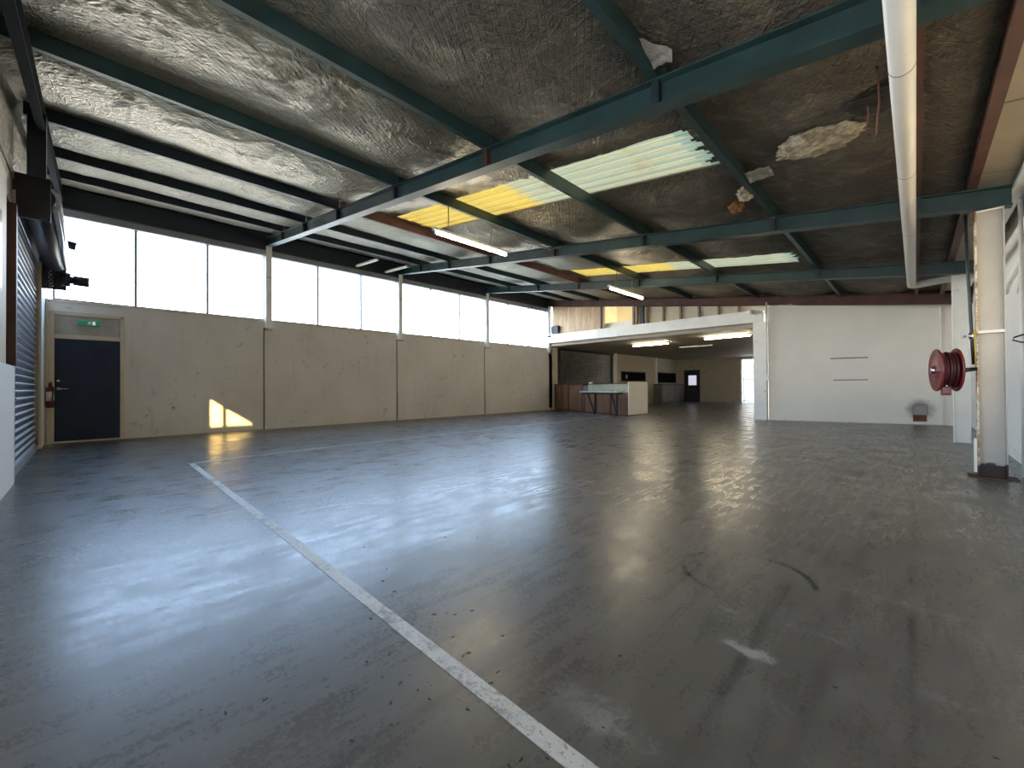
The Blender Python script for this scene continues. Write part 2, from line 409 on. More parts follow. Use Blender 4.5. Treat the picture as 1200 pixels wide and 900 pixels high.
# window wall columns
wcl=['pale steel column between windows above the sunlit patch on the wall','pale steel column at the second joint of the window wall','pale steel column at the third joint of the window wall','white steel post in the corner beside the plywood panel']
for i,y in enumerate(YF[1:]):
    t=thing('window_wall_post',(XW+.04,y,0),wcl[i],'column','posts along the window wall')
    hw=.065
    m=MB(); m.box(XW+.002,XW+.012,y-hw,y+hw,2.5,ZR(XW)); m.box(XW+.10,XW+.11,y-hw,y+hw,2.5,ZR(XW)); m.box(XW+.012,XW+.10,y-.006,y+.006,2.5,ZR(XW))
    m.build('post_section',M['white'],t)
    m=MB(); m.box(XW+.002,XW+.13,y-.085,y+.085,2.47,2.5); m.build('base_plate',M['grey'],t)
    m=MB(); m.box(XW+.002,XW+.03,y-.07,y+.20,0,.86 if i<3 else .1); m.build('plinth',M['tiltwall'],t)

# ------------------------------------------------------------------ blue door (door_1)
root=bpy.data.objects.new('door_1',None); COL.objects.link(root); root.location=(XW,0,0); root['kind']='structure'
m=MB(); m.box(XW-.06,XW+.015,-.52,-.455,0,2.46); m.box(XW-.06,XW+.015,.44,.50,0,2.46); m.box(XW-.06,XW+.015,-.52,.50,2.42,2.49); m.box(XW-.06,XW+.012,-.455,.44,1.97,2.05)
m.build('door_frame',M['cream'],root,.004)
m=MB(); m.box(XW-.05,XW-.02,-.455,.44,2.05,2.42); m.box(XW-.09,XW-.065,-.52,.50,0,2.48); m.build('transom_panel',paint('transom_panel_paint',(.40,.38,.33),.6),root)
m=MB(); m.box(XW-.05,XW-.005,-.452,.437,.03,1.968); dl=m.build('door_leaf',M['blue_door'],root,.003)
m=MB(); m.box(XW-.06,XW+.03,-.455,.44,0,.028); m.build('threshold',M['cream'],root)
m=MB(); m.tube([(XW,-.40,1.02),(XW+.06,-.40,1.02),(XW+.065,-.39,1.02),(XW+.065,-.27,1.015)],.011); m.lathe((XW-.004,-.40,1.02),(1,0,0),[(0,0),(0,.03),(.012,.028),(.012,0)],16); m.build('lever_handle',M['chrome'],root)
m=MB(); m.lathe((XW-.004,-.40,1.17),(1,0,0),[(0,0),(0,.028),(.018,.024),(.018,0)],16); m.build('deadlock',M['chrome'],root)
# exit sign above the door leaf
t=thing('exit_sign',(XW,.0,2.28),'green illuminated exit sign above the blue door','sign')
m=MB(); m.box(XW-.02,XW+.06,-.16,.16,2.245,2.335); m.build('housing',M['greenwhite'],t,.006)
m=MB(); m.box(XW+.06,XW+.064,-.15,.15,2.252,2.328); m.build('sign_face',M['exitglow'],t)
m=MB(); X=XW+.066
m.lathe((XW+.064,.012,2.316),(1,0,0),[(0,.0),(0,.008),(.003,.008),(.003,0)],12)
m.bar((X,.01,2.305),(X,-.005,2.282),.004,.014,(1,0,0)); m.bar((X,-.005,2.282),(X,.018,2.27),.004,.008,(1,0,0)); m.bar((X,.018,2.27),(X,.012,2.256),.004,.008,(1,0,0))
m.bar((X,-.005,2.282),(X,-.03,2.262),.004,.008,(1,0,0)); m.bar((X,.01,2.304),(X,.03,2.292),.004,.006,(1,0,0)); m.bar((X,.006,2.302),(X,-.018,2.298),.004,.006,(1,0,0))
m.box(XW+.064,XW+.067,.045,.085,2.256,2.324)
m.build('running_figure',M['exitwhite'],t)

# ------------------------------------------------------------------ shutter wall (wall_near): block dado, strip window, added fill window behind the camera
SX0,SX1=-10.75,-7.05           # roller shutter opening
WX0,WX1,WZ0,WZ1=-6.30,-4.10,1.93,2.73
DX0,DX1,DZ0,DZ=-3.9,.75,1.15,2.95        # added wide window behind the camera, unseen, for fill light
m=MB()
m.box(-11.71,SX0,YS-.2,YS,0,4.95)
m.box(SX0,SX1,YS-.2,YS-.13,0,4.6)  # added unseen backing behind the curtain, blocks stray sun
m.box(SX1,SX1+.14,YS-.2,YS,0,1.26) 
m.box(SX1+.14,DX0,YS-.2,YS+.012,0,1.255); m.box(DX0,1.3,YS-.2,YS+.012,0,1.10)
m.build('wall_near',M['block'],origin=(0,YS,0))['kind']='structure'
m=MB()
m.box(-6.60,WX0,YS-.16,YS-.02,1.255,3.2); m.box(WX0,WX1,YS-.16,YS-.02,1.255,WZ0); m.box(WX0,WX1,YS-.16,YS-.02,WZ1,3.2); m.box(WX1,DX0,YS-.16,YS-.02,1.255,3.2)
m.box(-6.6,DX1,YS-.16,YS-.03,3.2,4.2); m.box(-7.05,-6.60,YS-.16,YS-.11,1.26,3.2); m.box(DX0,DX1,YS-.16,YS-.02,DZ,3.2); m.box(DX1,1.3,YS-.16,YS-.02,1.15,3.4); m.box(DX0,1.3,YS-.16,YS-.02,1.10,DZ0)
m.build('wall_near_upper',M['cream'],origin=(0,YS,0))['kind']='structure'
m=MB(); m.box(-11.6,1.3,YS-.13,YS-.03,4.1,4.95); m.box(-7.05,DX1,YS-.03,YS-.022,3.0,4.2); m.box(-7.05,-6.6,YS-.16,YS-.03,3.2,4.2); m.hexa([(-11.6,YS-.02,3.5),(1.3,YS-.02,3.0),(1.3,YS-.01,3.0),(-11.6,YS-.01,3.5),(-11.6,YS-.02,4.9),(1.3,YS-.02,3.2),(1.3,YS-.01,3.2),(-11.6,YS-.01,4.9)])
m.build('wall_near_gable',M['foil'],origin=(0,0,0))['kind']='structure'
# strip window in that wall
root=bpy.data.objects.new('window_5',None); COL.objects.link(root); root.location=(-5.3,YS-.08,WZ0); root['kind']='structure'
m=MB(); m.box(WX0,WX1,YS-.14,YS-.06,WZ0,WZ0+.03); m.box(WX0,WX1,YS-.14,YS-.06,WZ1-.03,WZ1); m.box(WX0,WX0+.03,YS-.14,YS-.06,WZ0,WZ1); m.box(WX1-.03,WX1,YS-.14,YS-.06,WZ0,WZ1)
m.build('window_frame',M['grey'],root)
for x in (-5.58,): m=MB(); m.box(x-.03,x+.03,YS-.13,YS-.07,WZ0+.03,WZ1-.03); m.build('mullion',M['grey'],root)
m=MB(); m.box(WX0+.03,WX1-.03,YS-.102,YS-.098,WZ0+.03,WZ1-.03); m.build('pane',M['glass'],root)

root=bpy.data.objects.new('window_7',None); COL.objects.link(root); root.location=(-1.5,YS-.08,DZ0); root['kind']='structure'  # unseen window added to bring in fill light
m=MB(); m.box(DX0,DX1,YS-.14,YS-.06,DZ0,DZ0+.03); m.box(DX0,DX1,YS-.14,YS-.06,DZ-.03,DZ)
for k in range(5): x=DX0+(DX1-DX0-.03)*k/4; m.box(x,x+.03,YS-.14,YS-.06,DZ0+.03,DZ-.03)
m.build('window_frame',M['grey'],root)
for k in range(4): xa=DX0+(DX1-DX0-.03)*k/4+.03; m=MB(); m.box(xa,xa+(DX1-DX0-.03)/4-.03,YS-.102,YS-.098,DZ0+.03,DZ-.03); m.build('pane',M['glass'],root)
# roller shutter
t=thing('roller_shutter',(-8.9,YS,0),'closed ribbed steel roller shutter beside the blue door','roller shutter')
bm=MB(); n=32; zt=3.22; P=zt/n; rows=[]
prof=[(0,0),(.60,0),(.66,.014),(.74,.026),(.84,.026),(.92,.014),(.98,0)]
for k in range(n):
    for u,o in prof: rows.append((YS-.085+o,(k+u)*P,u))
rows.append((YS-.085,zt,0))
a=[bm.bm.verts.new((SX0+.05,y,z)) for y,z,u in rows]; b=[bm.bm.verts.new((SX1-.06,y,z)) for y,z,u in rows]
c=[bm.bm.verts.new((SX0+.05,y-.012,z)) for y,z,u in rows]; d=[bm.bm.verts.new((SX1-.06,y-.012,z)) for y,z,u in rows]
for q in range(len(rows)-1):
    f=bm.bm.faces.new((a[q],b[q],b[q+1],a[q+1])); f.material_index=1 if .6<=rows[q][2]<.97 else 0  # dark faces, bright ridges: light from above put into the colours
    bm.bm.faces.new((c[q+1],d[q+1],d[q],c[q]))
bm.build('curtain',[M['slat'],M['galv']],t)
m=MB(); m.box(SX0+.05,SX1-.06,YS-.10,YS-.03,0,.07); m.build('bottom_rail',M['grey'],t)
for x0,x1 in ((SX1-.07,SX1),(SX0,SX0+.07)):
    m=MB(); m.box(x0,x1,YS-.12,YS-.10,0,3.2); m.box(x0,x1,YS-.03,YS+.0,0,3.2); m.box(x0+(.055 if x0>-9 else 0),x0+(.07 if x0>-9 else .015),YS-.10,YS-.03,0,3.2); m.build('guide_rail',M['cream'] if x0<-9 else M['grey'],t)
dc=(-7.2,-.40,3.22)
m=MB(); m.lathe((-7.14,-.42,3.20),(-1,0,0),[(0,0),(0,.135),(.02,.15),(3.50,.15),(3.52,.135),(3.52,0)],36); m.build('drum',M['darkmetal'],t)
m=MB()
for k in range(7):
    a0=-.55+k*.28; m.tube([(-7.2,-.42+.165*math.cos(a0),3.20+.165*math.sin(a0)),(-10.6,-.42+.165*math.cos(a0),3.20+.165*math.sin(a0))],.028,8)
m.build('rolled_slats',M['galv'],t)
m=MB(); m.box(-7.13,-7.10,-.60,-.31,2.93,3.42); m.build('end_bracket',M['darkmetal'],t,.004)
m=MB(); m.box(-10.72,-10.69,-.60,-.28,2.75,3.42); m.build('end_bracket',M['darkmetal'],t,.004)
m=MB(); m.box(-7.16,-7.06,-.49,-.345,3.40,4.15); m.build('hanger_post',M['navy'],t)
m=MB(); m.lathe((-10.60,-.33,2.93),(.12,1,-.05),[(0,0),(0,.12),(.10,.12),(.10,.06),(.14,.06),(.14,.085),(.33,.085),(.335,.075),(.335,0)],24); m.build('drive_motor',M['darkmetal'],t)
m=MB(); m.lathe((-10.60,-.33,3.56),(.15,1,-.22),[(0,0),(0,.06),(.06,.06),(.06,.07),(.17,.07),(.17,0)],20); m.build('limit_switch',M['darkmetal'],t)
m=MB()
for k in range(9): m.torus((-10.62+.0,-.46,2.72-k*.07+.5),(1,0,.3),.026,.007,12,6)
m.build('hand_chain',M['chrome'],t)
for z in (.78,.9): m=MB(); m.lathe((-7.35,YS-.06,z),(0,1,0),[(0,0),(0,.018),(.05,.018),(.05,0)],12); m.build('lock_pin',M['chrome'],t)
# brown steel jamb and white corner strip beside the shutter
m=MB(); m.box(-6.92,-6.80,YS-.06,YS+.03,1.26,2.98); m.box(-6.80,-6.60,YS-.10,YS-.06,1.26,2.98); tag(m.build('shutter_jamb',M['brown']),'brown steel jamb standing on the white block wall','door jamb')
# fire extinguisher
t=thing('fire_extinguisher',(-11.44,-.50,.66),'small red fire extinguisher hung beside the blue door','fire extinguisher')
cx,cy=-11.40,-.50
m=MB(); m.lathe((cx,cy,.67),(0,0,1),[(0,0),(0,.045),(.015,.052),(.33,.052),(.37,.045),(.40,.02),(.42,.02),(.42,0)],24); m.build('cylinder',M['red'],t)
m=MB(); m.lathe((cx,cy,.80),(0,0,1),[(0,.0522),(0,.0530),(.17,.0530),(.17,.0522)],24); m.build('label_band',paint('extinguisher_label',(.75,.72,.66),.4),t)
m=MB(); m.lathe((cx,cy,1.08),(0,0,1),[(0,0),(0,.022),(.04,.022),(.04,0)],12); m.bar((cx,cy,1.12),(cx+.10,cy+.02,1.14),.02,.012); m.bar((cx,cy,1.10),(cx+.09,cy+.02,1.09),.02,.01); m.build('valve_handle',M['black'],t)
m=MB(); m.tube([(cx+.02,cy,1.09),(cx+.07,cy+.03,1.07),(cx+.08,cy+.04,.95),(cx+.068,cy+.03,.80)],.010,8); m.build('hose',M['black'],t)
m=MB(); m.box(XW,-11.455,cy-.03,cy+.03,.78,.98); m.build('wall_bracket',M['darkmetal'],t)
# pale pipe and conduit beside the door
m=MB(); m.tube([(-11.51,-.553,.02),(-11.51,-.553,2.7)],.014,12); tag(m.build('corner_pipe',M['cream']),'cream vertical pipe in the corner between shutter and blue door','pipe')

# ------------------------------------------------------------------ roof: rafters
rl=['dark teal end rafter above the roller shutter','large teal rafter nearest the camera, crossing the top of the photo','teal rafter meeting the rusty-based white column','teal rafter meeting the farther white column beyond the hose reel','rust-brown end rafter above the white panel wall and stud wall']
purX=[-10.31,-8.95,-7.33,-5.35,-3.38,-1.42,.03]
pw=.065
for i,y in enumerate(YF):
    mat=M['brown'] if i==4 else (M['flatblack'] if i==0 else M['teal'])
    xa,xb=XW+.03,(.74 if i in(2,3) else .9)
    t=thing('roof_rafter',(XW,y,ZR(XW)),rl[i],'rafter','sloping rafters carrying the roof')
    yo=.0 if i else .16
    def sl(mb,x0,x1,y0,y1,d0,d1):
        mb.hexa([(x0,y0,ZR(x0)+d0),(x1,y0,ZR(x1)+d0),(x1,y1,ZR(x1)+d0),(x0,y1,ZR(x0)+d0),(x0,y0,ZR(x0)+d1),(x1,y0,ZR(x1)+d1),(x1,y1,ZR(x1)+d1),(x0,y1,ZR(x0)+d1)])
    hf=.07 if i else .035; yy=y+yo
    if i==4: yy=y+.06
    m=MB(); sl(m,xa,xb,yy-.005,yy+.005,.012,RD-.012 if i<4 else .26); m.build('web',mat,t)
    m=MB(); sl(m,xa,xb,yy-hf,yy+hf,0,.012); m.build('bottom_flange',mat,t)
    m=MB(); sl(m,xa,xb,yy-hf,yy+hf,RD-.012,RD) if i<4 else sl(m,xa,xb,yy-hf,yy+hf,.26,.272); m.build('top_flange',mat,t)
    for k,px in enumerate(purX):
        if i in (1,2,3) :
            m=MB(); sl(m,px-.03,px+.03,yy-.062,yy-.005,.012,RD-.012); m.build('cleat',M['brown'] if (k+i)%4==1 else M['navy'],t)
def slope_plate(mb,x0,x1,y0,y1,d0,d1):
    mb.hexa([(x0,y0,ZR(x0)+d0),(x1,y0,ZR(x1)+d0),(x1,y1,ZR(x1)+d0),(x0,y1,ZR(x0)+d0),(x0,y0,ZR(x0)+d1),(x1,y0,ZR(x1)+d1),(x1,y1,ZR(x1)+d1),(x0,y1,ZR(x0)+d1)])
m=MB(); slope_plate(m,XW-.1,1.3,14.21,14.25,.05,.60); struct(m.build('wall_gable_board',M['brown']))
# ------------------------------------------------------------------ purlins, one length per bay
ordn=['first','second','third','fourth','fifth','sixth','seventh']
bays=['the bay over the roller shutter','the bay with the larger skylight','the bay with the smaller skylight','the farthest bay before the brown rafter']
for b in range(4):
    for k,px in enumerate(purX):
        brown=(k==2 and b>=1) or (k==6) 
        mat=M['brown'] if brown else (M['navy'] if (k<3 and b<2) else M['teal'])
        y0=YF[b]+(.0 if b else .0)+.004; y1=YF[b+1]-.004
        z=ZF(px)+.002; h=.16
        m=MB()
        def pl(x0,x1,d0,d1):
            m.hexa([(x0,y0,z+SLOPE*(x0-px)+d0),(x1,y0,z+SLOPE*(x1-px)+d0),(x1,y1,z+SLOPE*(x1-px)+d0),(x0,y1,z+SLOPE*(x0-px)+d0),(x0,y0,z+SLOPE*(x0-px)+d1),(x1,y0,z+SLOPE*(x1-px)+d1),(x1,y1,z+SLOPE*(x1-px)+d1),(x0,y1,z+SLOPE*(x0-px)+d1)])
        pl(px-pw/2,px+pw/2,0,.006); pl(px+pw/2-.006,px+pw/2,.006,h-.006); pl(px-pw/2,px+pw/2,h-.006,h); pl(px-pw/2,px-pw/2+.006,.006,.025)
        tag(m.build('roof_purlin',mat),'%s steel purlin, %s from the window wall, in %s'%('rust-brown' if brown else ('dark' if mat is M['navy'] else 'teal'),ordn[k],bays[b]),'purlin','purlins under the foil ceiling')
# brown edge beam at the low side
m=MB(); m.bar((.46,-.5,ZF(.46)+.08),(.46,14.0,ZF(.46)+.08),.075,.15); tag(m.build('edge_purlin',M['brown']),'brown edge beam between the foil ceiling and the cream soffit sheets','beam')
# soffit sheets beyond it
js=[-.5,1.9,3.4,5.0,6.55,8.5,11.0,14.0]
for i in range(len(js)-1):
    m=MB(); a,b=js[i]+.012,js[i+1]-.012
    m.hexa([(.50,a,ZF(.5)+.09),(.88,a,ZF(.88)+.09),(.88,b,ZF(.88)+.09),(.50,b,ZF(.5)+.09),(.50,a,ZF(.5)+.10),(.88,a,ZF(.88)+.10),(.88,b,ZF(.88)+.10),(.50,b,ZF(.5)+.10)])
    struct(m.build('ceiling_soffit_panel',M['soffit']))
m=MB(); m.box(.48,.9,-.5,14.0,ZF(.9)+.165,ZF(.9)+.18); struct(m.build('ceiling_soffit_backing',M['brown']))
m=MB(); m.bar((.80,-.5,ZF(.8)+.02),(.80,14.0,ZF(.8)+.02),.07,.12); tag(m.build('eave_gutter_beam',M['white']),'white painted eave beam above the white wall at the right edge','beam')

# ------------------------------------------------------------------ foil ceiling (sagging between purlins, hole for skylights)
SK=[(-7.15,-1.62,4.16,5.10),(-6.95,-1.70,9.48,10.38)]
def ceiling():
    bm=bmesh.new(); x0,x1,y0,y1=XW-.05,.42,YF[0]-.06,YF[4]+.12; nx,ny=300,330
    lim=[XW]+purX+[.46]
    def zz(x,y):
        z=ZF(x)+.165
        hs=1
        for a,b,c,d in SK:
            dx=max(a-x,0,x-b); dy=max(c-y,0,y-d); k=min(1,math.hypot(dx,dy)/.55); hs=min(hs,k*k*(3-2*k))
        for a,b in zip(lim,lim[1:]):
            if a<=x<=b:
                u=(x-a)/(b-a); s=math.sin(PI*u)
                v=noise.noise(Vector((x*.5,y*.6,3.1)))
                z-=(.115+.05*v)*min(1,(b-a)/1.6)*s**.8*hs if s>0 else 0
        for f in YF:
            z+=0
        n1=noise.noise(Vector((x*1.7,y*1.7,0)))*.007; n2=noise.noise(Vector((x*4.5,y*3.2,5)))*.007
        r=1-abs(noise.noise(Vector((x*2.2+y*.9,y*1.1-x*.6,9)))*2); r2=1-abs(noise.noise(Vector((x*.9-y*2.1,y*.9+x*.7,19)))*2)
        q=max(0,r-.86)*.05+max(0,r2-.88)*.05
        edge=min(1,min(abs(x-p) for p in lim)/.12)
        return z+(n1+n2-q)*edge
    V=[[None]*(ny+1) for _ in range(nx+1)]
    for i in range(nx+1):
        x=x0+(x1-x0)*i/nx
        for j in range(ny+1):
            y=y0+(y1-y0)*j/ny; V[i][j]=bm.verts.new((x,y,zz(x,y)))
    for i in range(nx):
        xc=x0+(x1-x0)*(i+.5)/nx
        for j in range(ny):
            yc=y0+(y1-y0)*(j+.5)/ny
            if any(a+noise.noise(Vector((yc*6,1,0)))*.07<xc<b+noise.noise(Vector((yc*9,2,0)))*.14 and c+noise.noise(Vector((xc*2.5,3,0)))*.03<yc<d+noise.noise(Vector((xc*2.5,4,0)))*.03 for a,b,c,d in SK): continue
            f=bm.faces.new((V[i][j],V[i+1][j],V[i+1][j+1],V[i][j+1])); f.smooth=True
    bmesh.ops.delete(bm,geom=[v for v in bm.verts if not v.link_faces],context='VERTS')
    me=bpy.data.meshes.new('ceiling'); bm.to_mesh(me); bm.free(); me.materials.append(M['foil'])
    o=bpy.data.objects.new('ceiling',me); COL.objects.link(o); o['kind']='structure'
ceiling()
# opaque iron roof sheets above the foil, open over the skylights
m=MB()
def roofpiece(x0,x1,y0,y1):
    m.hexa([(x0,y0,ZF(x0)+.26),(x1,y0,ZF(x1)+.26),(x1,y1,ZF(x1)+.26),(x0,y1,ZF(x0)+.26),(x0,y0,ZF(x0)+.28),(x1,y0,ZF(x1)+.28),(x1,y1,ZF(x1)+.28),(x0,y1,ZF(x0)+.28)])
ya=-.95
for (a,b,c,d) in SK:
    roofpiece(-12.1,1.5,ya,c-.06); roofpiece(-12.1,a-.05,c-.06,d+.06); roofpiece(b+.05,1.5,c-.06,d+.06); ya=d+.06
roofpiece(-12.1,1.5,ya,28.2)
struct(m.build('roof_sheeting',M['grey']))
for i,(a,b,c,d) in enumerate(SK):
    m=MB(); nx,ny=60,96; V=[]
    for p in range(nx+1):
        x=a-.15+(b-a+.3)*p/nx; row=[]
        for q in range(ny+1):
            y=c-.05+(d-c+.1)*q/ny; u=((y-c)/.19)%1.0
            rib=.0 if .28<u<.72 else (.03 if (u<.14 or u>.86) else .03*(1-(min(u,1-u)-.14)/.14))
            row.append(m.bm.verts.new((x,y,ZF(x)+.180+rib)))
        V.append(row)
    for p in range(nx):
        for q in range(ny): m.bm.faces.new((V[p][q],V[p+1][q],V[p+1][q+1],V[p][q+1]))
    o=m.build('skylight_sheet',M['skylight'],origin=(0,0,0))
    tag(o,['long ribbed fibreglass skylight, yellow to pale green, in the nearer bay','smaller ribbed skylight, yellow to pale green, beyond the rafter of the rusty-based column'][i],'skylight','ribbed fibreglass skylights')

# torn insulation and odds and ends under the foil
def blob(name,c,r,mat,label,sc=(1,1,.4),seed=0,n=3):
    bm=bmesh.new(); bmesh.ops.create_icosphere(bm,subdivisions=4,radius=1)
    for v in bm.verts:
        p=v.co.copy(); k=1+.45*noise.noise(p*1.6+Vector((seed,0,0)))+.3*noise.noise(p*4+Vector((0,seed,0)))+.18*noise.noise(p*10)
        v.co=Vector((p.x*sc[0],p.y*sc[1],p.z*sc[2]))*r*k
    for f in bm.faces: f.smooth=True
    me=bpy.data.meshes.new(name); bm.to_mesh(me); bm.free(); me.materials.append(mat)
    o=bpy.data.objects.new(name,me); COL.objects.link(o); o.location=c; return tag(o,label,'insulation','torn insulation hanging from the roof')
blob('torn_insulation',(-.66,4.85,ZF(-.66)+.055),.34,M['insul'],'pale clump of torn insulation bulging from the ceiling beside the white pipe',(1.0,.75,.16),3)
blob('torn_insulation',(-.13,4.42,ZF(-.13)+.08),.20,M['debris'],'dark-coloured lump standing in for a torn hole beside the pale clump',(1.0,.9,.2),5)  # solid lump; its dark colour stands for the shade in a hole
blob('torn_insulation',(-1.50,5.75,ZF(-1.5)+.03),.11,M['insul'],'pale scrap dangling by the purlin at the end of the larger skylight',(.8,1.2,.6),8)
blob('torn_insulation',(-1.75,6.25,ZF(-1.75)+.06),.10,M['insul_orange'],'orange-brown tuft of insulation before the second rafter',(.8,1.0,.8),11)
def flap(name,pts,mat,label,th=.004):
    m=MB(); n=10; A,B,C_,D=[Vector(p) for p in pts]; rows=[]
    for i in range(n+1):
        r=[]
        for j in range(n+1):
            u,v=i/n,j/n; p=A*(1-u)*(1-v)+B*u*(1-v)+C_*u*v+D*(1-u)*v
            p=p+Vector((0,0,.03*noise.noise(p*9)+.015*noise.noise(p*23))); r.append(m.bm.verts.new(p))
        rows.append(r)
    for i in range(n):
        for j in range(n): m.bm.faces.new((rows[i][j],rows[i+1][j],rows[i+1][j+1],rows[i][j+1]))
    o=m.build(name,mat); s=o.modifiers.new('s','SOLIDIFY'); s.thickness=th
    return tag(o,label,'sarking','torn sarking flaps')
flap('sarking_flap',[(-1.38,2.72,ZF(-1.37)+.10),(-1.22,2.90,ZF(-1.1)+.08),(-1.24,2.95,ZF(-1.1)+.04),(-1.38,2.95,ZF(-1.3)+.02)],M['sarking'],'torn triangular paper flap beside the sixth purlin by the nearest rafter')
flap('sarking_flap',[(-1.38,5.20,ZF(-1.38)+.06),(-1.14,5.25,ZF(-1.1)+.09),(-1.12,5.40,ZF(-1.05)+.06),(-1.37,5.42,ZF(-1.36)+.02)],M['sarking'],'crumpled paper flap where the larger skylight ends')
for i,(x,y,l) in enumerate(((-.26,4.35,.32),(-.18,4.0,.50))):
    m=MB(); m.tube([(x,y,ZF(x)+.12),(x+.01,y+.02,ZF(x)+.12-l*.5),(x-.01,y+.01,ZF(x)+.12-l)],.006,6)
    tag(m.build('hanging_wire',M['wire']),['rusty wire hanging by the dark torn hole','rusty wire hanging close behind the white pipe'][i],'wire','wires hanging from the roof')
# short raised timbers by the window wall
for i,y in enumerate((5.35,6.25)):
    m=MB(); m.bar((XW+.12,y,4.50),(-10.2,y,4.42),.07,.05); tag(m.build('ceiling_batten',M['cream']),['pale timber batten joining eave and purlin, farther from second rafter','pale timber batten joining eave and purlin, beside second rafter'][i],'batten','battens at the eave')

# ------------------------------------------------------------------ fluorescent lights
def batten(name,p,q,label,tube='tube',cat='light'):
    p,q=Vector(p),Vector(q); c=(p+q)/2; d=(q-p).normalized()
    t=thing('fluorescent_light',c,label,cat,'fluorescent battens')
    m=MB(); m.bar(p-d*.04+Vector((0,0,.055)),q+d*.04+Vector((0,0,.055)),.07,.045); m.build('batten_body',M['white'],t,.004)
    m=MB(); m.tube([p,q],.022,14); m.build('tube',M[tube],t)
    for e,s in ((p,-1),(q,1)):
        m=MB(); m.bar(e-d*.015*1+Vector((0,0,.012)),e+d*.015+Vector((0,0,.012)),.035,.075); m.build('lamp_holder',M['white'],t)
    return t
t=batten('a',(-5.40,3.82,3.45),(-5.40,5.38,3.45),'lit fluorescent batten hanging under the yellow end of the larger skylight')
for y in (4.05,4.98): m=MB(); m.tube([(-5.40,y,3.53),(-5.385,y+.015,3.75),(-5.38,y,4.0)],.008,6); m.build('suspension_wire',M['sarking'],t)
t=batten('b',(-5.40,9.0,3.44),(-5.40,10.72,3.44),'lit fluorescent batten hanging beyond the third rafter near the smaller skylight')
for y in (9.3,10.1): m=MB(); m.tube([(-5.40,y,3.52),(-5.385,y+.015,3.75),(-5.38,y,4.0)],.008,6); m.build('suspension_wire',M['sarking'],t)
m=MB(); m.tube([(-5.36,4.98,3.96),(-5.3,5.3,3.83),(-5.2,5.75,3.72),(-5.1,6.3,3.70),(-4.9,6.6,3.78)],.012,8); tag(m.build('drooping_cable',M['sarking']),'pale cable drooping from the hung light towards the second rafter','cable')

# ------------------------------------------------------------------ white pipe below the rafters
t=thing('drain_pipe',(-.04,5,2.8),'long white pipe running under the rafters towards the white panel wall','pipe')
m=MB(); m.tube([(-.04,-.45,2.868),(-.04,10.60,2.862)],.06,28); m.build('pipe_run',M['pvc'],t)
for y in (3.36,5.05,7.0,9.6):
    m=MB(); m.lathe((-.04,y-.05,2.865),(0,1,0),[(0,.0598),(0,.0612),(.008,.0612),(.008,.0598)],28); m.build('coupling',M['lowgrey'],t)
m=MB(); m.tube([(-.04,10.60,2.862),(-.04,10.68,2.862),(-.015,10.75,2.865),(.04,10.78,2.87),(.35,10.80,2.90),(.9,10.80,2.94)],.062,20); m.build('elbow',M['pvc'],t)
for y in (3.11,6.77,10.42):
    m=MB(); m.box(-.045,-.035,y-.012,y+.012,2.92,ZR(-.04)+.005); m.build('hanger_strap',M['grey'],t)

# ------------------------------------------------------------------ right side columns
def column(x0,x1,y,hf,top,label,mat,edge,cat='column'):
    t=thing('steel_column',((x0+x1)/2,y,0),label,cat,'white steel columns on the right')
    m=MB(); m.box(x0+.012,x1-.012,y-.006,y+.006,0.0,top); m.build('web',mat,t)
    m=MB(); m.box(x0,x0+.012,y-hf,y+hf,0.0,top); m.build('flange',edge,t)
    m=MB(); m.box(x1-.012,x1,y-hf,y+hf,0.0,top); m.build('flange',mat,t)
    return t
top=ZR(.57)-.0
t=column(.475,.685,6.80,.075,top-.012,'near white steel column with rusty base carrying the red hose reel',M['rustcol'],M['rustedge'])
m=MB(); m.box(.487,.673,6.727,6.794,1.555,1.585); m.build('stiffener',M['white'],t)
m=MB(); m.box(.487,.673,6.727,6.794,top-.03,top-.014); m.build('cap_plate',M['white'],t)
m=MB(); m.box(.40,.76,6.68,6.92,0,.012); m.build('base_plate',M['brown'],t)
m=MB(); m.bar((.455,6.72,.06),(.455,6.72,.42),.02,.05,(0,1,0)); m.build('side_bracket',M['white'],t)
t=column(.46,.66,10.46,.075,ZR(.56)-.0-.004,'farther white steel column standing behind the hose reel',M['white'],M['white'])
m=MB(); m.box(.42,.70,10.36,10.56,0,.012); m.build('base_plate',M['grey'],t)
# thin water pipe and valve beside near column
t=thing('riser_pipe',(.43,6.68,1.2),'thin dark water pipe running down the near white column','pipe')
m=MB(); m.tube([(.405,6.70,2.86),(.418,6.70,2.2),(.44,6.70,1.5),(.45,6.70,1.22)],.014,10); m.build('pipe_run',M['darkmetal'],t)
m=MB(); m.tube([(.36,6.69,1.53),(.48,6.69,1.53)],.010,8); m.lathe((.44,6.70,1.50),(0,0,1),[(0,0),(0,.024),(.06,.024),(.06,0)],12); m.build('valve',M['chrome'],t)
m=MB(); m.tube([(.462,6.68,1.60),(.462,6.68,1.2)],.006,6); m.build('yellow_tag',paint('yellow_tag',(.55,.45,.08),.5),t)
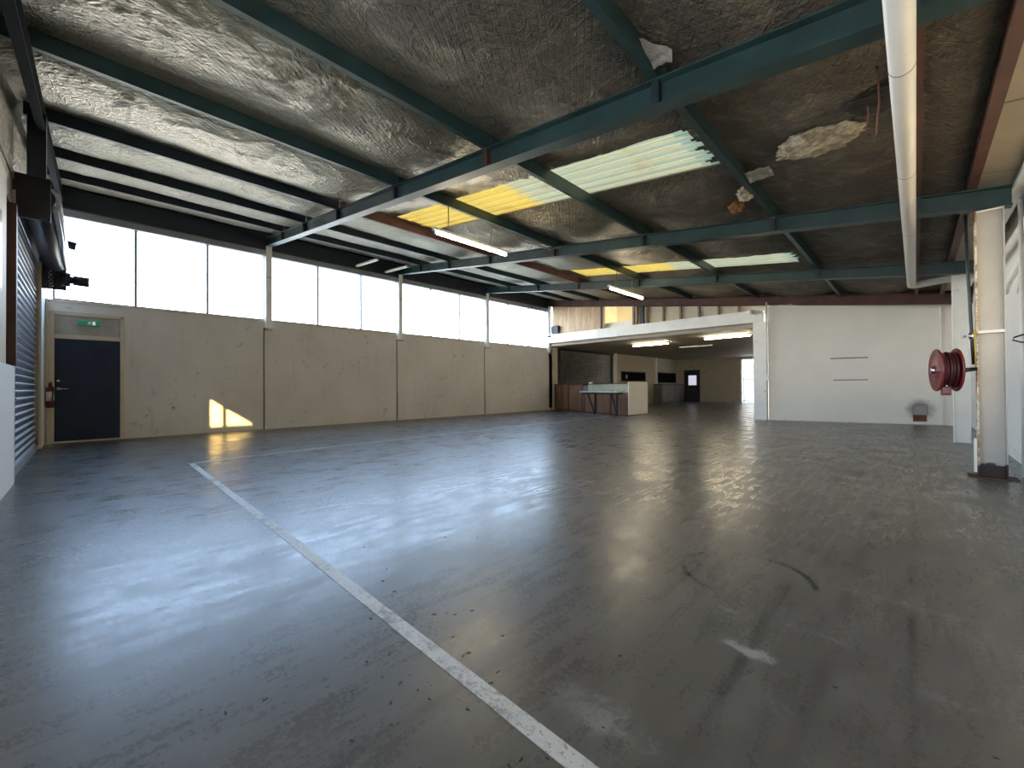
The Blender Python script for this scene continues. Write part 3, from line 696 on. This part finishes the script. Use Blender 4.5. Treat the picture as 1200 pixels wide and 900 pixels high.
# hose reel (drum axis along X)
t=thing('fire_hose_reel',(.25,6.62,1.17),'red fire hose reel mounted on the near white column','hose reel')
AX=Vector((1,.22,0)).normalized(); C0=Vector((.150,6.62,1.165))
def disc(mb,c,R):
    c=Vector(c)
    mb.lathe(c,AX,[(-.006,R-.02),(-.010,R),(.0,R+.004),(.010,R),(.006,R-.02),(.004,R-.05),(.004,.10),(.015,.07),(.015,.03),(-.012,.03),(-.012,.07),(-.004,.10),(-.004,R-.05),(-.006,R-.02)],40)
for k in (0,1):
    m=MB(); disc(m,C0+AX*(.155*k+.015),.232); m.build('reel_disc',M['red'],t)
m=MB()
for k in range(5):
    for j in range(2 if k%2 else 3): m.torus(C0+AX*(.042+k*.025),AX,.135+j*.027+(.013 if k%2 else 0),.0145,36,8)
m.build('coiled_hose',M['hose'],t)
m=MB(); m.lathe(C0-AX*.03,AX,[(0,0),(0,.035),(.02,.045),(.05,.03),(.22,.03),(.22,0)],20); m.build('hub',M['chrome'],t)
m=MB(); m.tube([C0+AX*.18,Vector((.40,6.70,1.175)),Vector((.475,6.715,1.18))],.012,10); m.tube([C0+AX*.18+Vector((0,0,-.03)),Vector((.475,6.715,1.165))],.010,8); m.build('swing_arm',M['darkmetal'],t)
c=C0+AX*.09
m=MB(); m.box(c.x-.035,c.x+.035,c.y-.06,c.y-.03,.895,1.02); m.box(c.x-.04,c.x+.04,c.y-.06,c.y+.06,.885,.91); m.box(c.x-.04,c.x-.025,c.y-.05,c.y+.05,.89,1.02); m.box(c.x+.025,c.x+.04,c.y-.05,c.y+.05,.89,1.02); m.build('hose_guide',M['red'],t,.004)
m=MB(); m.lathe((c.x+.0,c.y-.062,.99),(0,-1,0),[(0,0),(0,.018),(.03,.014),(.03,0)],14); m.build('nozzle',M['chrome'],t)

# ------------------------------------------------------------------ right wall
m=MB(); m.box(XR,XR+.15,6.3,15.2,.13,3.4); m.box(XR,XR+.15,-.75,6.3,.13,1.1); m.box(XR,XR+.15,-.75,6.3,2.8,3.4); m.box(XR,XR+.15,-.75,-.2,1.1,2.8); struct(m.build('wall_right',M['whitewall']))
root=bpy.data.objects.new('window_6',None); COL.objects.link(root); root.location=(XR+.07,3,1.1); root['kind']='structure'  # window added out of view as a source of fill light
for k in range(4):
    m=MB(); m.box(XR+.06,XR+.07,-.2+k*1.625+.03,-.2+(k+1)*1.625-.03,1.13,2.77); m.build('fill_frosted_pane',M['frost'],root)
m=MB(); m.box(XR+.03,XR+.1,-.2,6.3,1.1,1.13); m.box(XR+.03,XR+.1,-.2,6.3,2.77,2.8)
for k in range(5): m.box(XR+.03,XR+.1,-.23+k*1.625,-.17+k*1.625,1.13,2.77)
m.build('window_frame',M['grey'],root)
m=MB(); m.box(XR-.012,XR+.15,-.75,15.2,0,.13); struct(m.build('baseboard_right',M['white']))
m=MB(); m.tube([(.825,7.02,0),(.825,7.02,3.0)],.018,14); tag(m.build('wall_post',M['white']),'slim white post standing against the right wall','post')
m=MB(); m.tube([(.93,7.4,2.56),(.86,8.15,2.30),(.85,8.4,2.2)],.03,14); tag(m.build('diagonal_pipe',M['white']),'white diagonal pipe high on the right wall behind the near column','pipe')
m=MB(); m.tube([(.94,6.9,1.43),(.80,6.85,1.445),(.735,6.82,1.47),(.75,6.84,1.50),(.82,6.9,1.53)],.008,8); tag(m.build('wall_hook',M['darkmetal']),'bent dark metal hook sticking out beside the near column','hook')
m=MB(); m.box(.86,.94,6.60,6.95,0,2.98); struct(m.build('trim_8',M['brown']))

# ------------------------------------------------------------------ white panel wall at the far end
P0,P1=Vector((-3.10,13.98)),Vector((.45,14.86)); dv=(P1-P0).normalized(); nv=Vector((-dv.y,dv.x))
def skew(mb,s0,s1,t0,t1,z0,z1):
    q=[P0+dv*s0+nv*t0,P0+dv*s1+nv*t0,P0+dv*s1+nv*t1,P0+dv*s0+nv*t1]; mb.prism([(v.x,v.y) for v in q],z0,z1)
LEN=(P1-P0).length
sh=3.27   # distance along the wall to the vent hole centre
m=MB(); skew(m,0,LEN,0,.12,.50,3.35); skew(m,0,sh-.14,0,.12,.07,.50); skew(m,sh+.14,LEN,0,.12,.07,.50); skew(m,0,LEN,0,.12,-.02,.07)
wb=struct(m.build('wall_back',M['panelwall'],origin=(0,14.5,0)))
m=MB(); skew(m,.0,LEN,-.012,0,0,.065); struct(m.build('baseboard_back',M['white']))
m=MB(); m.box(.45,XR,14.80,14.95,0,3.35); m.box(.43,.47,14.74,14.82,0,3.3); struct(m.build('wall_back_return',M['whitewall']))
m=MB(); skew(m,sh-.13,sh+.13,.06,.12,.07,.24); tag(m.build('exposed_brick',M['brick']),'brown brick exposed in the sooty hole at the foot of white wall','brick')
m=MB(); skew(m,sh-.14,sh+.14,.06,.11,.24,.50); tag(m.build('vent_backing',paint('ash_grey_board',(.42,.42,.40),.8,dirt=(.12,.12,.12),dirt_amt=.5)),'grey board in the sooty hole above the brown brick','board')
for z,s0,s1,w,l in ((1.735,1.46,2.26,.014,'upper'),(1.142,1.52,2.25,.012,'lower')):
    m=MB(); skew(m,s0,s1,-.012,0,z,z+w*1.6); tag(m.build('wall_rail',M['darkmetal']),'%s of two thin dark rails on the white panel wall'%l,'rail','thin rails on the white panel wall')
# white column carrying the lintel
t=thing('white_post',(-3.26,13.9,0),'white steel column at the end of the long white lintel','column')
m=MB(); m.box(-3.47,-3.13,13.88,14.06,0,2.899); m.build('column_casing',M['white'],t,.005)
t2=thing('wall_conduit',(-3.07,13.84,0),'white conduit running down the white column beside the panel wall','conduit')
m=MB(); m.tube([(-3.10,13.83,3.45),(-3.10,13.83,1.30)],.022,10); m.build('upper_conduit',M['pvc'],t2)
m=MB(); m.box(-3.13,-3.06,13.80,13.86,1.16,1.31); m.build('junction_box',M['white'],t2,.004)
# lintel
m=MB(); m.box(-11.40,-3.22,13.90,14.13,2.90,3.262); o=m.build('long_lintel',M['white'],bevel=.006); tag(o,'long white boxed lintel over the opening to the inner room','lintel')
t=thing('floodlight',(-3.6,13.85,3.2),'small white floodlight on the right end of the long lintel','light')
m=MB(); m.lathe((-3.60,13.80,3.20),(1,-.5,0),[(0,0),(0,.05),(.12,.07),(.16,.07),(.16,0)],18); m.build('lamp_head',M['white'],t)
m=MB(); m.box(-3.50,-3.42,13.80,13.90,3.14,3.26); m.build('mount',M['white'],t)
m=MB(); m.box(-11.44,-11.2,13.9,13.94,3.16,3.22); tag(m.build('lintel_bracket',M['darkmetal']),'dark bracket where the long lintel meets the corner post','bracket')

# ------------------------------------------------------------------ stud wall above the lintel
YB=14.28
t=thing('plywood_panel',(-10.2,YB,3.26),'weathered plywood panels above the left end of the long lintel','panel')
for x0,x1 in ((-11.45,-10.25),(-10.24,-9.02)):
    m=MB(); m.box(x0,x1,YB,YB+.02,3.22,4.75); m.build('sheet',M['ply'],t)
m=MB(); m.box(-11.40,-11.02,YB-.16,YB-.01,3.33,3.66); o=m.build('cabinet',M['black'],None,.01); o.name='black_speaker'
tag(o,'small black box speaker fixed to the plywood by the corner post','speaker')
studs=[-9.0,-8.86,-7.58,-7.45,-7.02,-6.43,-5.82,-5.20,-4.58,-3.98]
for i,x in enumerate(studs):
    m=MB(); m.box(x-.03,x+.03,YB,YB+.10,3.22,ZR(x)+.25)
    tag(m.build('wall_stud',M['stud']),'%s timber stud from the plywood panel in the wall above the lintel'%['first','second','third','fourth','fifth','sixth','seventh','eighth','ninth','tenth'][i],'stud','timber studs above the lintel')
m=MB(); m.box(-7.24,-7.10,14.16,14.26,3.262,ZR(-7.15)+.1); tag(m.build('steel_post',M['navy']),'short dark steel post between the lintel and the brown rafter','post')
# lining behind studs, with the opening between second and third stud
m=MB(); m.box(-7.55,-3.2,YB+.10,YB+.13,3.2,ZR(-7.5)+.3); m.box(-11.5,-8.88,YB+.10,YB+.13,3.2,4.9); struct(m.build('wall_upper_lining',M['cream']))
# small lit loft behind opening
m=MB(); m.box(-9.6,-6.6,16.6,16.7,2.85,4.6); m.box(-9.7,-9.6,YB+.14,16.7,2.85,4.6); m.box(-6.6,-6.5,YB+.14,16.7,2.85,4.6); struct(m.build('wall_loft',paint('yellow_cream_loft_wall',(.86,.79,.60),.6,var=.04)))
m=MB(); m.box(-9.5,-6.7,14.5,14.56,3.2,3.55); tag(m.build('white_crate',M['white']),'white board edge standing in the loft opening above the lintel','board')
t=batten('c',(-6.95,15.0,3.9),(-6.95,16.2,3.9),'out-of-sight fluorescent batten lighting the loft behind the opening above the lintel','loft_tube')  # lamp placed out of sight beside the opening to brighten the loft

# ------------------------------------------------------------------ inner room under the loft
IY=27.7
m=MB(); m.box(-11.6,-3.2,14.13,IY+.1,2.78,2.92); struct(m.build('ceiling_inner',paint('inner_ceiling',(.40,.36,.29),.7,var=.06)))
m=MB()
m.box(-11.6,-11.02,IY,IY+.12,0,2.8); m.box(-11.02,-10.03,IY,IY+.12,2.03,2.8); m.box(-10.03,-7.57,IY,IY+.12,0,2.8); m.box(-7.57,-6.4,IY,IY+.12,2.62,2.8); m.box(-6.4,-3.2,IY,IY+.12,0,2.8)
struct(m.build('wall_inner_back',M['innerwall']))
m=MB(); m.box(-10.0,-7.6,IY-.015,IY,0,.10); m.build('baseboard_inner',M['innerwall'])['kind']='structure'
# left inner wall: shutter bay, two hatch bays
m=MB()
XI=-11.53
m.box(XI-.15,XI,14.13,14.75,0,2.8); m.box(XI-.15,XI,14.75,19.45,2.74,2.8); m.box(XI-.15,XI,14.75,19.45,0,1.0)
m.box(XI-.15,XI,19.45,20.36,0,2.8); m.box(XI-.15,XI,20.36,23.15,1.82,2.8); m.box(XI-.15,XI,20.36,23.15,0,1.33); m.box(XI-.15,XI,23.15,24.75,0,2.8)
m.box(XI-.15,XI,24.75,27.5,1.85,2.8); m.box(XI-.15,XI,24.75,27.5,0,1.25); m.box(XI-.15,XI,27.5,27.7,0,2.8)
struct(m.build('wall_inner_left',M['cream']))
m=MB(); m.box(XI-.4,XI-.3,20.2,27.7,1.0,2.2); struct(m.build('wall_hatch_backing',M['black']))
# inner shutter
t=thing('counter_shutter',(XI+.02,17.1,1.0),'dark closed roller shutter on the inner room wall above the counter','roller shutter')
m=MB(); rows=[]
n=19
for i in range(n*4+1):
    u=i/4; rows.append((XI-.02+.035*math.sin(2*PI*u),1.0+1.72*i/(n*4)))
a=[m.bm.verts.new((x,14.9,z)) for x,z in rows]; b=[m.bm.verts.new((x,19.3,z)) for x,z in rows]
for i in range(len(rows)-1): f=m.bm.faces.new((a[i],b[i],b[i+1],a[i+1])); f.smooth=True
m.build('curtain',paint('dark_shutter_slats',(.30,.29,.27),.3,.85),t)
for y in (14.82,19.36): m=MB(); m.box(XI-.05,XI+.05,y-.07,y+.07,.98,2.74); m.build('guide_rail',M['navy'],t)
m=MB(); m.box(XI-.05,XI+.10,14.75,19.43,2.66,2.76); m.build('head_box',M['navy'],t)
# post between
m=MB(); m.box(XI,XI+.10,19.62,19.80,0,2.78); struct(m.build('trim_9',M['whitewall']))
m=MB(); m.box(XI,XI+.10,24.45,24.62,0,2.78); struct(m.build('trim_10',M['whitewall']))
# dark serving hatches with items
for i,(y0,y1,z0,z1) in enumerate(((20.36,23.15,1.33,1.82),(24.75,27.5,1.25,1.85))):
    t=thing('serving_hatch',(XI,(y0+y1)/2,z0),['dark serving hatch behind the counter, nearer the shutter','dark serving hatch in the far corner of the inner room'][i],'hatch','dark serving hatches')
    m=MB(); m.box(XI-.15,XI+.02,y0-.06,y0,z0-.06,z1+.06); m.box(XI-.15,XI+.02,y1,y1+.06,z0-.06,z1+.06); m.box(XI-.15,XI+.02,y0,y1,z1,z1+.06); m.box(XI-.15,XI+.06,y0,y1,z0-.06,z0); m.build('hatch_frame',M['lowgrey'],t)
    m=MB(); m.box(XI-.02,XI,y0,y1,z0,z1); m.build('hatch_glass',M['hatchblack'],t)
m=MB(); m.lathe((XI+.01,20.9,1.56),(1,0,0),[(0,0),(0,.12),(.02,.12),(.02,0)],20); tag(m.build('round_dial',M['grey']),'pale round dial showing in the nearer dark hatch','dial')
# cabinets under the far hatch
t=thing('low_cabinet',(-11.3,25.4,0),'dark low cabinet below the far serving hatch','cabinet')
m=MB(); m.box(-11.5,-10.98,24.2,27.6,0,1.12); m.build('carcass',M['lowgrey'],t)
for y0,y1 in ((24.25,25.9),(25.95,27.55)):
    m=MB(); m.box(-10.98,-10.96,y0,y1,.08,1.02); d=m.build('cabinet_door',paint('cabinet_door_grey',(.22,.20,.17),.5),t); m=MB(); m.box(-10.96,-10.94,y1-.14,y1-.10,.75,.9); m.build('door_pull',M['grey'],d)
m=MB(); m.box(-11.5,-10.94,24.18,27.62,1.12,1.16); m.build('cabinet_top',M['navy'],t)
# far door
root=bpy.data.objects.new('door_2',None); COL.objects.link(root); root.location=(-10.516,IY,0); root['kind']='structure'
m=MB(); m.box(-11.028,-10.955,IY-.03,IY+.1,0,2.05); m.box(-10.087,-10.014,IY-.03,IY+.1,0,2.05); m.box(-11.028,-10.014,IY-.03,IY+.1,2.0,2.07); m.build('door_frame',M['navy'],root)
m=MB(); m.box(-10.955,-10.087,IY+.02,IY+.06,0,1.08); m.box(-10.955,-10.766,IY+.02,IY+.06,1.08,2.0); m.box(-10.244,-10.087,IY+.02,IY+.06,1.08,2.0); m.box(-10.766,-10.244,IY+.02,IY+.06,1.72,2.0); m.build('door_leaf',M['black'],root)
m=MB(); m.box(-10.766,-10.244,IY+.035,IY+.045,1.08,1.72); m.build('door_window',M['screen'],root)
m=MB(); m.box(-10.401,-10.097,IY-.25,IY-.02,0,1.0); m.box(-10.421,-10.077,IY-.27,IY-.01,1.0,1.03); tag(m.build('dark_bin',M['black']),'black bin in front of the far dark door','bin')
# bright doorway to the outside
root=bpy.data.objects.new('door_3',None); COL.objects.link(root); root.location=(-7.003,IY,0); root['kind']='structure'
m=MB(); m.box(-7.631,-7.547,IY-.03,IY+.12,0,2.66); m.box(-6.418,-6.334,IY-.03,IY+.12,0,2.66); m.box(-7.631,-6.334,IY-.03,IY+.12,2.60,2.68); m.build('door_frame',M['white'],root)
# lattice gate outside bright doorway
t=thing('white_gate',(-7.003,28.1,0),'white slatted gate standing outside the bright far doorway','gate')
m=MB(); m.box(-7.578,-7.516,28.05,28.10,0,2.3); m.box(-6.428,-6.366,28.05,28.10,0,2.3); m.box(-7.578,-6.366,28.05,28.10,.05,.12); m.box(-7.578,-6.366,28.05,28.10,1.4,1.46); m.build('gate_frame',M['white'],t)
m=MB()
for k in range(9): m.box(-7.5+k*.125,-7.46+k*.125,28.06,28.08,.1,1.4)
m.build('gate_slats',M['white'],t)
# inner right wall
m=MB(); m.box(-3.35,-3.2,14.1,IY+.1,0,2.8); struct(m.build('wall_inner_right',M['cream']))
batten('d',(-8.45,15.95,2.70),(-6.95,15.95,2.70),'lit fluorescent batten on the inner room ceiling above the counter end')
batten('e',(-5.42,15.5,2.70),(-3.95,15.5,2.70),'lit fluorescent batten on the inner room ceiling beside white column')
m=MB(); m.bar((-7.6,18.6,2.756),(-6.2,18.6,2.756),.08,.05); tag(m.build('unlit_batten',M['white']),'unlit batten on the inner room ceiling behind the two lit ones','light')

# ------------------------------------------------------------------ counter
t=thing('service_counter',(-8.5,13.9,0),'timber fronted service counter with pale painted end panel','counter')
F0,F1,F2=Vector((-11.45,14.45)),Vector((-9.55,13.80)),Vector((-7.09,12.97))
def alongF(a,b,th,z0,z1,mat,name,off=0.):
    d=(b-a).normalized(); n=Vector((-d.y,d.x)); 
    if n.y<0: n=-n
    mb=MB(); p=[a+n*off,b+n*off,b+n*(off+th),a+n*(off+th)]; mb.prism([(v.x,v.y) for v in p],z0,z1); return mb.build(name,mat,t)
alongF(F0,F1,.03,.02,1.10,M['timber'],'front_panel')
alongF(F1,F2,.03,.02,.80,M['timber'],'front_panel')
alongF(F1+Vector((.35,-.118)),F2,.03,.80,1.12,M['palepanel'],'upper_panel',-.005)
d=(F2-F0).normalized()
for k in (.0,.22,.43,.46,.62,.80):
    a=F0+(F2-F0)*k; alongF(a,a+d*.05,.02,.02,.80 if k>.4 else 1.08,M['brown'],'batten',-.02)
m=MB(); m.prism([(-7.09,12.96),(-7.05,12.96),(-7.05,14.34),(-7.09,14.34)],.02,1.17); m.build('end_panel',M['whitewall'],t,.004)
m=MB(); m.prism([(-11.45,14.5),(-9.55,13.84),(-7.09,13.01),(-7.09,14.34),(-9.2,14.8),(-11.45,15.0)],.08,1.06); m.build('carcass',M['lowgrey'],t)
m=MB(); m.prism([(-11.46,14.42),(-9.56,13.77),(-7.12,12.95),(-7.12,14.36),(-9.2,14.85),(-11.46,15.05)],1.10,1.13); m.build('worktop',M['brown'],t)
m=MB(); m.box(-9.15,-9.02,13.66,13.78,1.131,1.19); tag(m.build('white_cup',M['white'],bevel=.01),'tiny white box standing on the counter top','box')
# trestle table in front of the counter
t=thing('trestle_table',(-8.2,12.9,0),'pale topped table with dark splayed steel legs before the counter','table')
A0,A1=Vector((-8.93,13.22)),Vector((-6.98,12.56)); dd=(A1-A0).normalized(); nn=Vector((dd.y,-dd.x))
if nn.y>0: nn=-nn
m=MB(); q=[A0,A1,A1+nn*.36,A0+nn*.36]; m.prism([(v.x,v.y) for v in q],.80,.84); m.build('table_top',M['tableedge'],t,.004)
m=MB()
q=[A0+dd*.1+nn*.05,A1-dd*.05+nn*.05,A1-dd*.05+nn*.31,A0+dd*.1+nn*.31]; m.prism([(v.x,v.y) for v in q],.74,.80); m.build('apron_frame',M['darkmetal'],t)
for s,(ta,tb) in ((.42,(-.30,.14)),(1.62,(-.16,.12))):
    foot=A0+dd*(s+.10)
    for off in (.06,):
        for tt in (ta,tb):
            p=A0+dd*(s+tt)+nn*off; f=foot+nn*off
            m=MB(); m.bar((p.x,p.y,.76),(f.x,f.y,.0),.045,.045,(0,1,0)); m.build('leg',M['darkmetal'],t)

# ------------------------------------------------------------------ floor lines and litter
def strip(pts,w,name,label):
    m=MB(); L=[];R=[]
    for i,p in enumerate(pts):
        p=Vector(p); a=Vector(pts[max(i-1,0)]); b=Vector(pts[min(i+1,len(pts)-1)]); d=(b-a).normalized(); n=Vector((-d.y,d.x))
        L.append(p+n*w/2); R.append(p-n*w/2)
    m.prism([(v.x,v.y) for v in L+R[::-1]],.0,.0025)
    return tag(m.build(name,M['stripe'],origin=(0,0,0)),label,'line marking','white lines painted on the floor')
strip([(-6.99,.965),(-5,.95),(-3,.935),(-.6,.905),(.9,.89)],.062,'floor_line','long white painted floor line running to the bottom edge of the photo')
strip([(-6.99,1.0),(-7.13,2.2),(-7.2,4.2),(-7.26,6.4),(-7.34,9.3),(-7.45,12.4)],.06,'floor_line','faint white painted floor line parallel to the window wall')
m=MB(); rd=random.Random(3)
for i in range(110):
    x=rd.uniform(-3.2,.3); y=rd.uniform(.35,3.8)
    if i<60: x=rd.gauss(-1.2,.35); y=abs(rd.gauss(.62,.25))+.2
    s=rd.uniform(.0015,.0045)*(1 if i<140 else 1.6); a=rd.uniform(0,PI)
    ca,sa=math.cos(a)*s*1.8,math.sin(a)*s*1.8; cb,sb=-math.sin(a)*s*.7,math.cos(a)*s*.7; h=s*.6
    q=[(x-ca-cb,y-sa-sb,0),(x+ca-cb,y+sa-sb,0),(x+ca+cb,y+sa+sb,0),(x-ca+cb,y-sa+sb,0)]
    m.hexa(q+[(px,py,h*(1 if k%2 else .4)) for k,(px,py,_) in enumerate(q)])
o=m.build('floor_debris',M['debris']); tag(o,'scattered dark crumbs of leaf litter on the concrete floor','debris',kind='stuff')

# ------------------------------------------------------------------ outside
m=MB(); m.box(-12,-2,30.6,30.8,-.27,3.6); struct(m.build('boundary_wall_outside',M['block']))
m=MB(); m.box(9,22,-16,-7,-.27,7); struct(m.build('sun_blocker_outside',M['sun_blocker']))  # unseen box added to block the low sun behind the camera
bm=MB(); pts=[]
for i in range(40):
    y=-10+i*3.2; h=3.2+2.2*noise.noise(Vector((i*.33,0,0)))+.8*noise.noise(Vector((i*1.1,4,0)))
    pts.append((y,h))
for (y0,h0),(y1,h1) in zip(pts,pts[1:]):
    bm.hexa([(-46,y0,-.27),(-40,y0,-.27),(-40,y1,-.27),(-46,y1,-.27),(-45,y0,h0),(-43,y0,h0),(-43,y1,h1),(-45,y1,h1)])
struct(bm.build('hedge_line_outside',M['hill']))

m=MB(); m.box(-3.2,2.2,-3.4,-.85,3.0,3.1); struct(m.build('light_block_canopy',M['grey']))  # unseen canopy added to cut sky light entering behind the camera
# ------------------------------------------------------------------ light
w=bpy.data.worlds.new('sky'); SC.world=w; w.use_nodes=True; nt=w.node_tree; bg=nt.nodes['Background']
tc=nt.nodes.new('ShaderNodeTexCoord'); sp=nt.nodes.new('ShaderNodeSeparateXYZ'); rp=nt.nodes.new('ShaderNodeValToRGB')
nt.links.new(tc.outputs['Generated'],sp.inputs[0]); nt.links.new(sp.outputs[2],rp.inputs[0]); nt.links.new(rp.outputs[0],bg.inputs[0])
e=rp.color_ramp.elements; e[0].position=0; e[0].color=(1.0,.95,.88,1); e[1].position=.5; e[1].color=(.25,.39,.60,1)
k=e.new(.05); k.color=(1.0,.96,.91,1); k=e.new(.17); k.color=(.40,.51,.63,1)
bg.inputs[1].default_value=14.0
sd=bpy.data.lights.new('sun','SUN'); sd.energy=19; sd.angle=.01; sd.color=(1,.66,.20)
so=bpy.data.objects.new('sun',sd); COL.objects.link(so); so.rotation_euler=Vector((-1,.484,-.355)).to_track_quat('-Z','Y').to_euler()
def portal(name,loc,rot,sx,sy):
    l=bpy.data.lights.new(name,'AREA'); l.shape='RECTANGLE'; l.size=sx; l.size_y=sy; l.cycles.is_portal=True
    o=bpy.data.objects.new(name,l); COL.objects.link(o); o.location=loc; o.rotation_euler=rot
portal('window_portal',(XW-.2,6.77,3.5),(0,-PI/2,0),1.7,14.8)
portal('window_portal',((DX0+DX1)/2,YS-.25,(DZ+DZ0)/2),(PI/2,0,0),DX1-DX0,DZ-DZ0)

# ------------------------------------------------------------------ camera
f,yaw,pitch,roll=484.38,.7738,.0082,-.0056
Fh=Vector((-math.sin(yaw),math.cos(yaw),0)); R0=Vector((math.cos(yaw),math.sin(yaw),0)); U0=Vector((0,0,1))
F=Fh*math.cos(pitch)+U0*math.sin(pitch); U1=U0*math.cos(pitch)-Fh*math.sin(pitch)
R=R0*math.cos(roll)+U1*math.sin(roll); U=U1*math.cos(roll)-R0*math.sin(roll)
cd=bpy.data.cameras.new('camera'); cd.sensor_width=36; cd.lens=36*f/1200; cd.clip_start=.02; cd.clip_end=300
co=bpy.data.objects.new('camera',cd); COL.objects.link(co)
co.matrix_world=Matrix(((R.x,U.x,-F.x,0),(R.y,U.y,-F.y,0),(R.z,U.z,-F.z,1.0),(0,0,0,1)))
SC.camera=co
vs=SC.view_settings; vs.view_transform='Standard'; vs.look='None'; vs.gamma=1; vs.exposure=0.62; vs.use_curve_mapping=False
SC.cycles.max_bounces=10; SC.cycles.diffuse_bounces=6; SC.cycles.sample_clamp_indirect=8
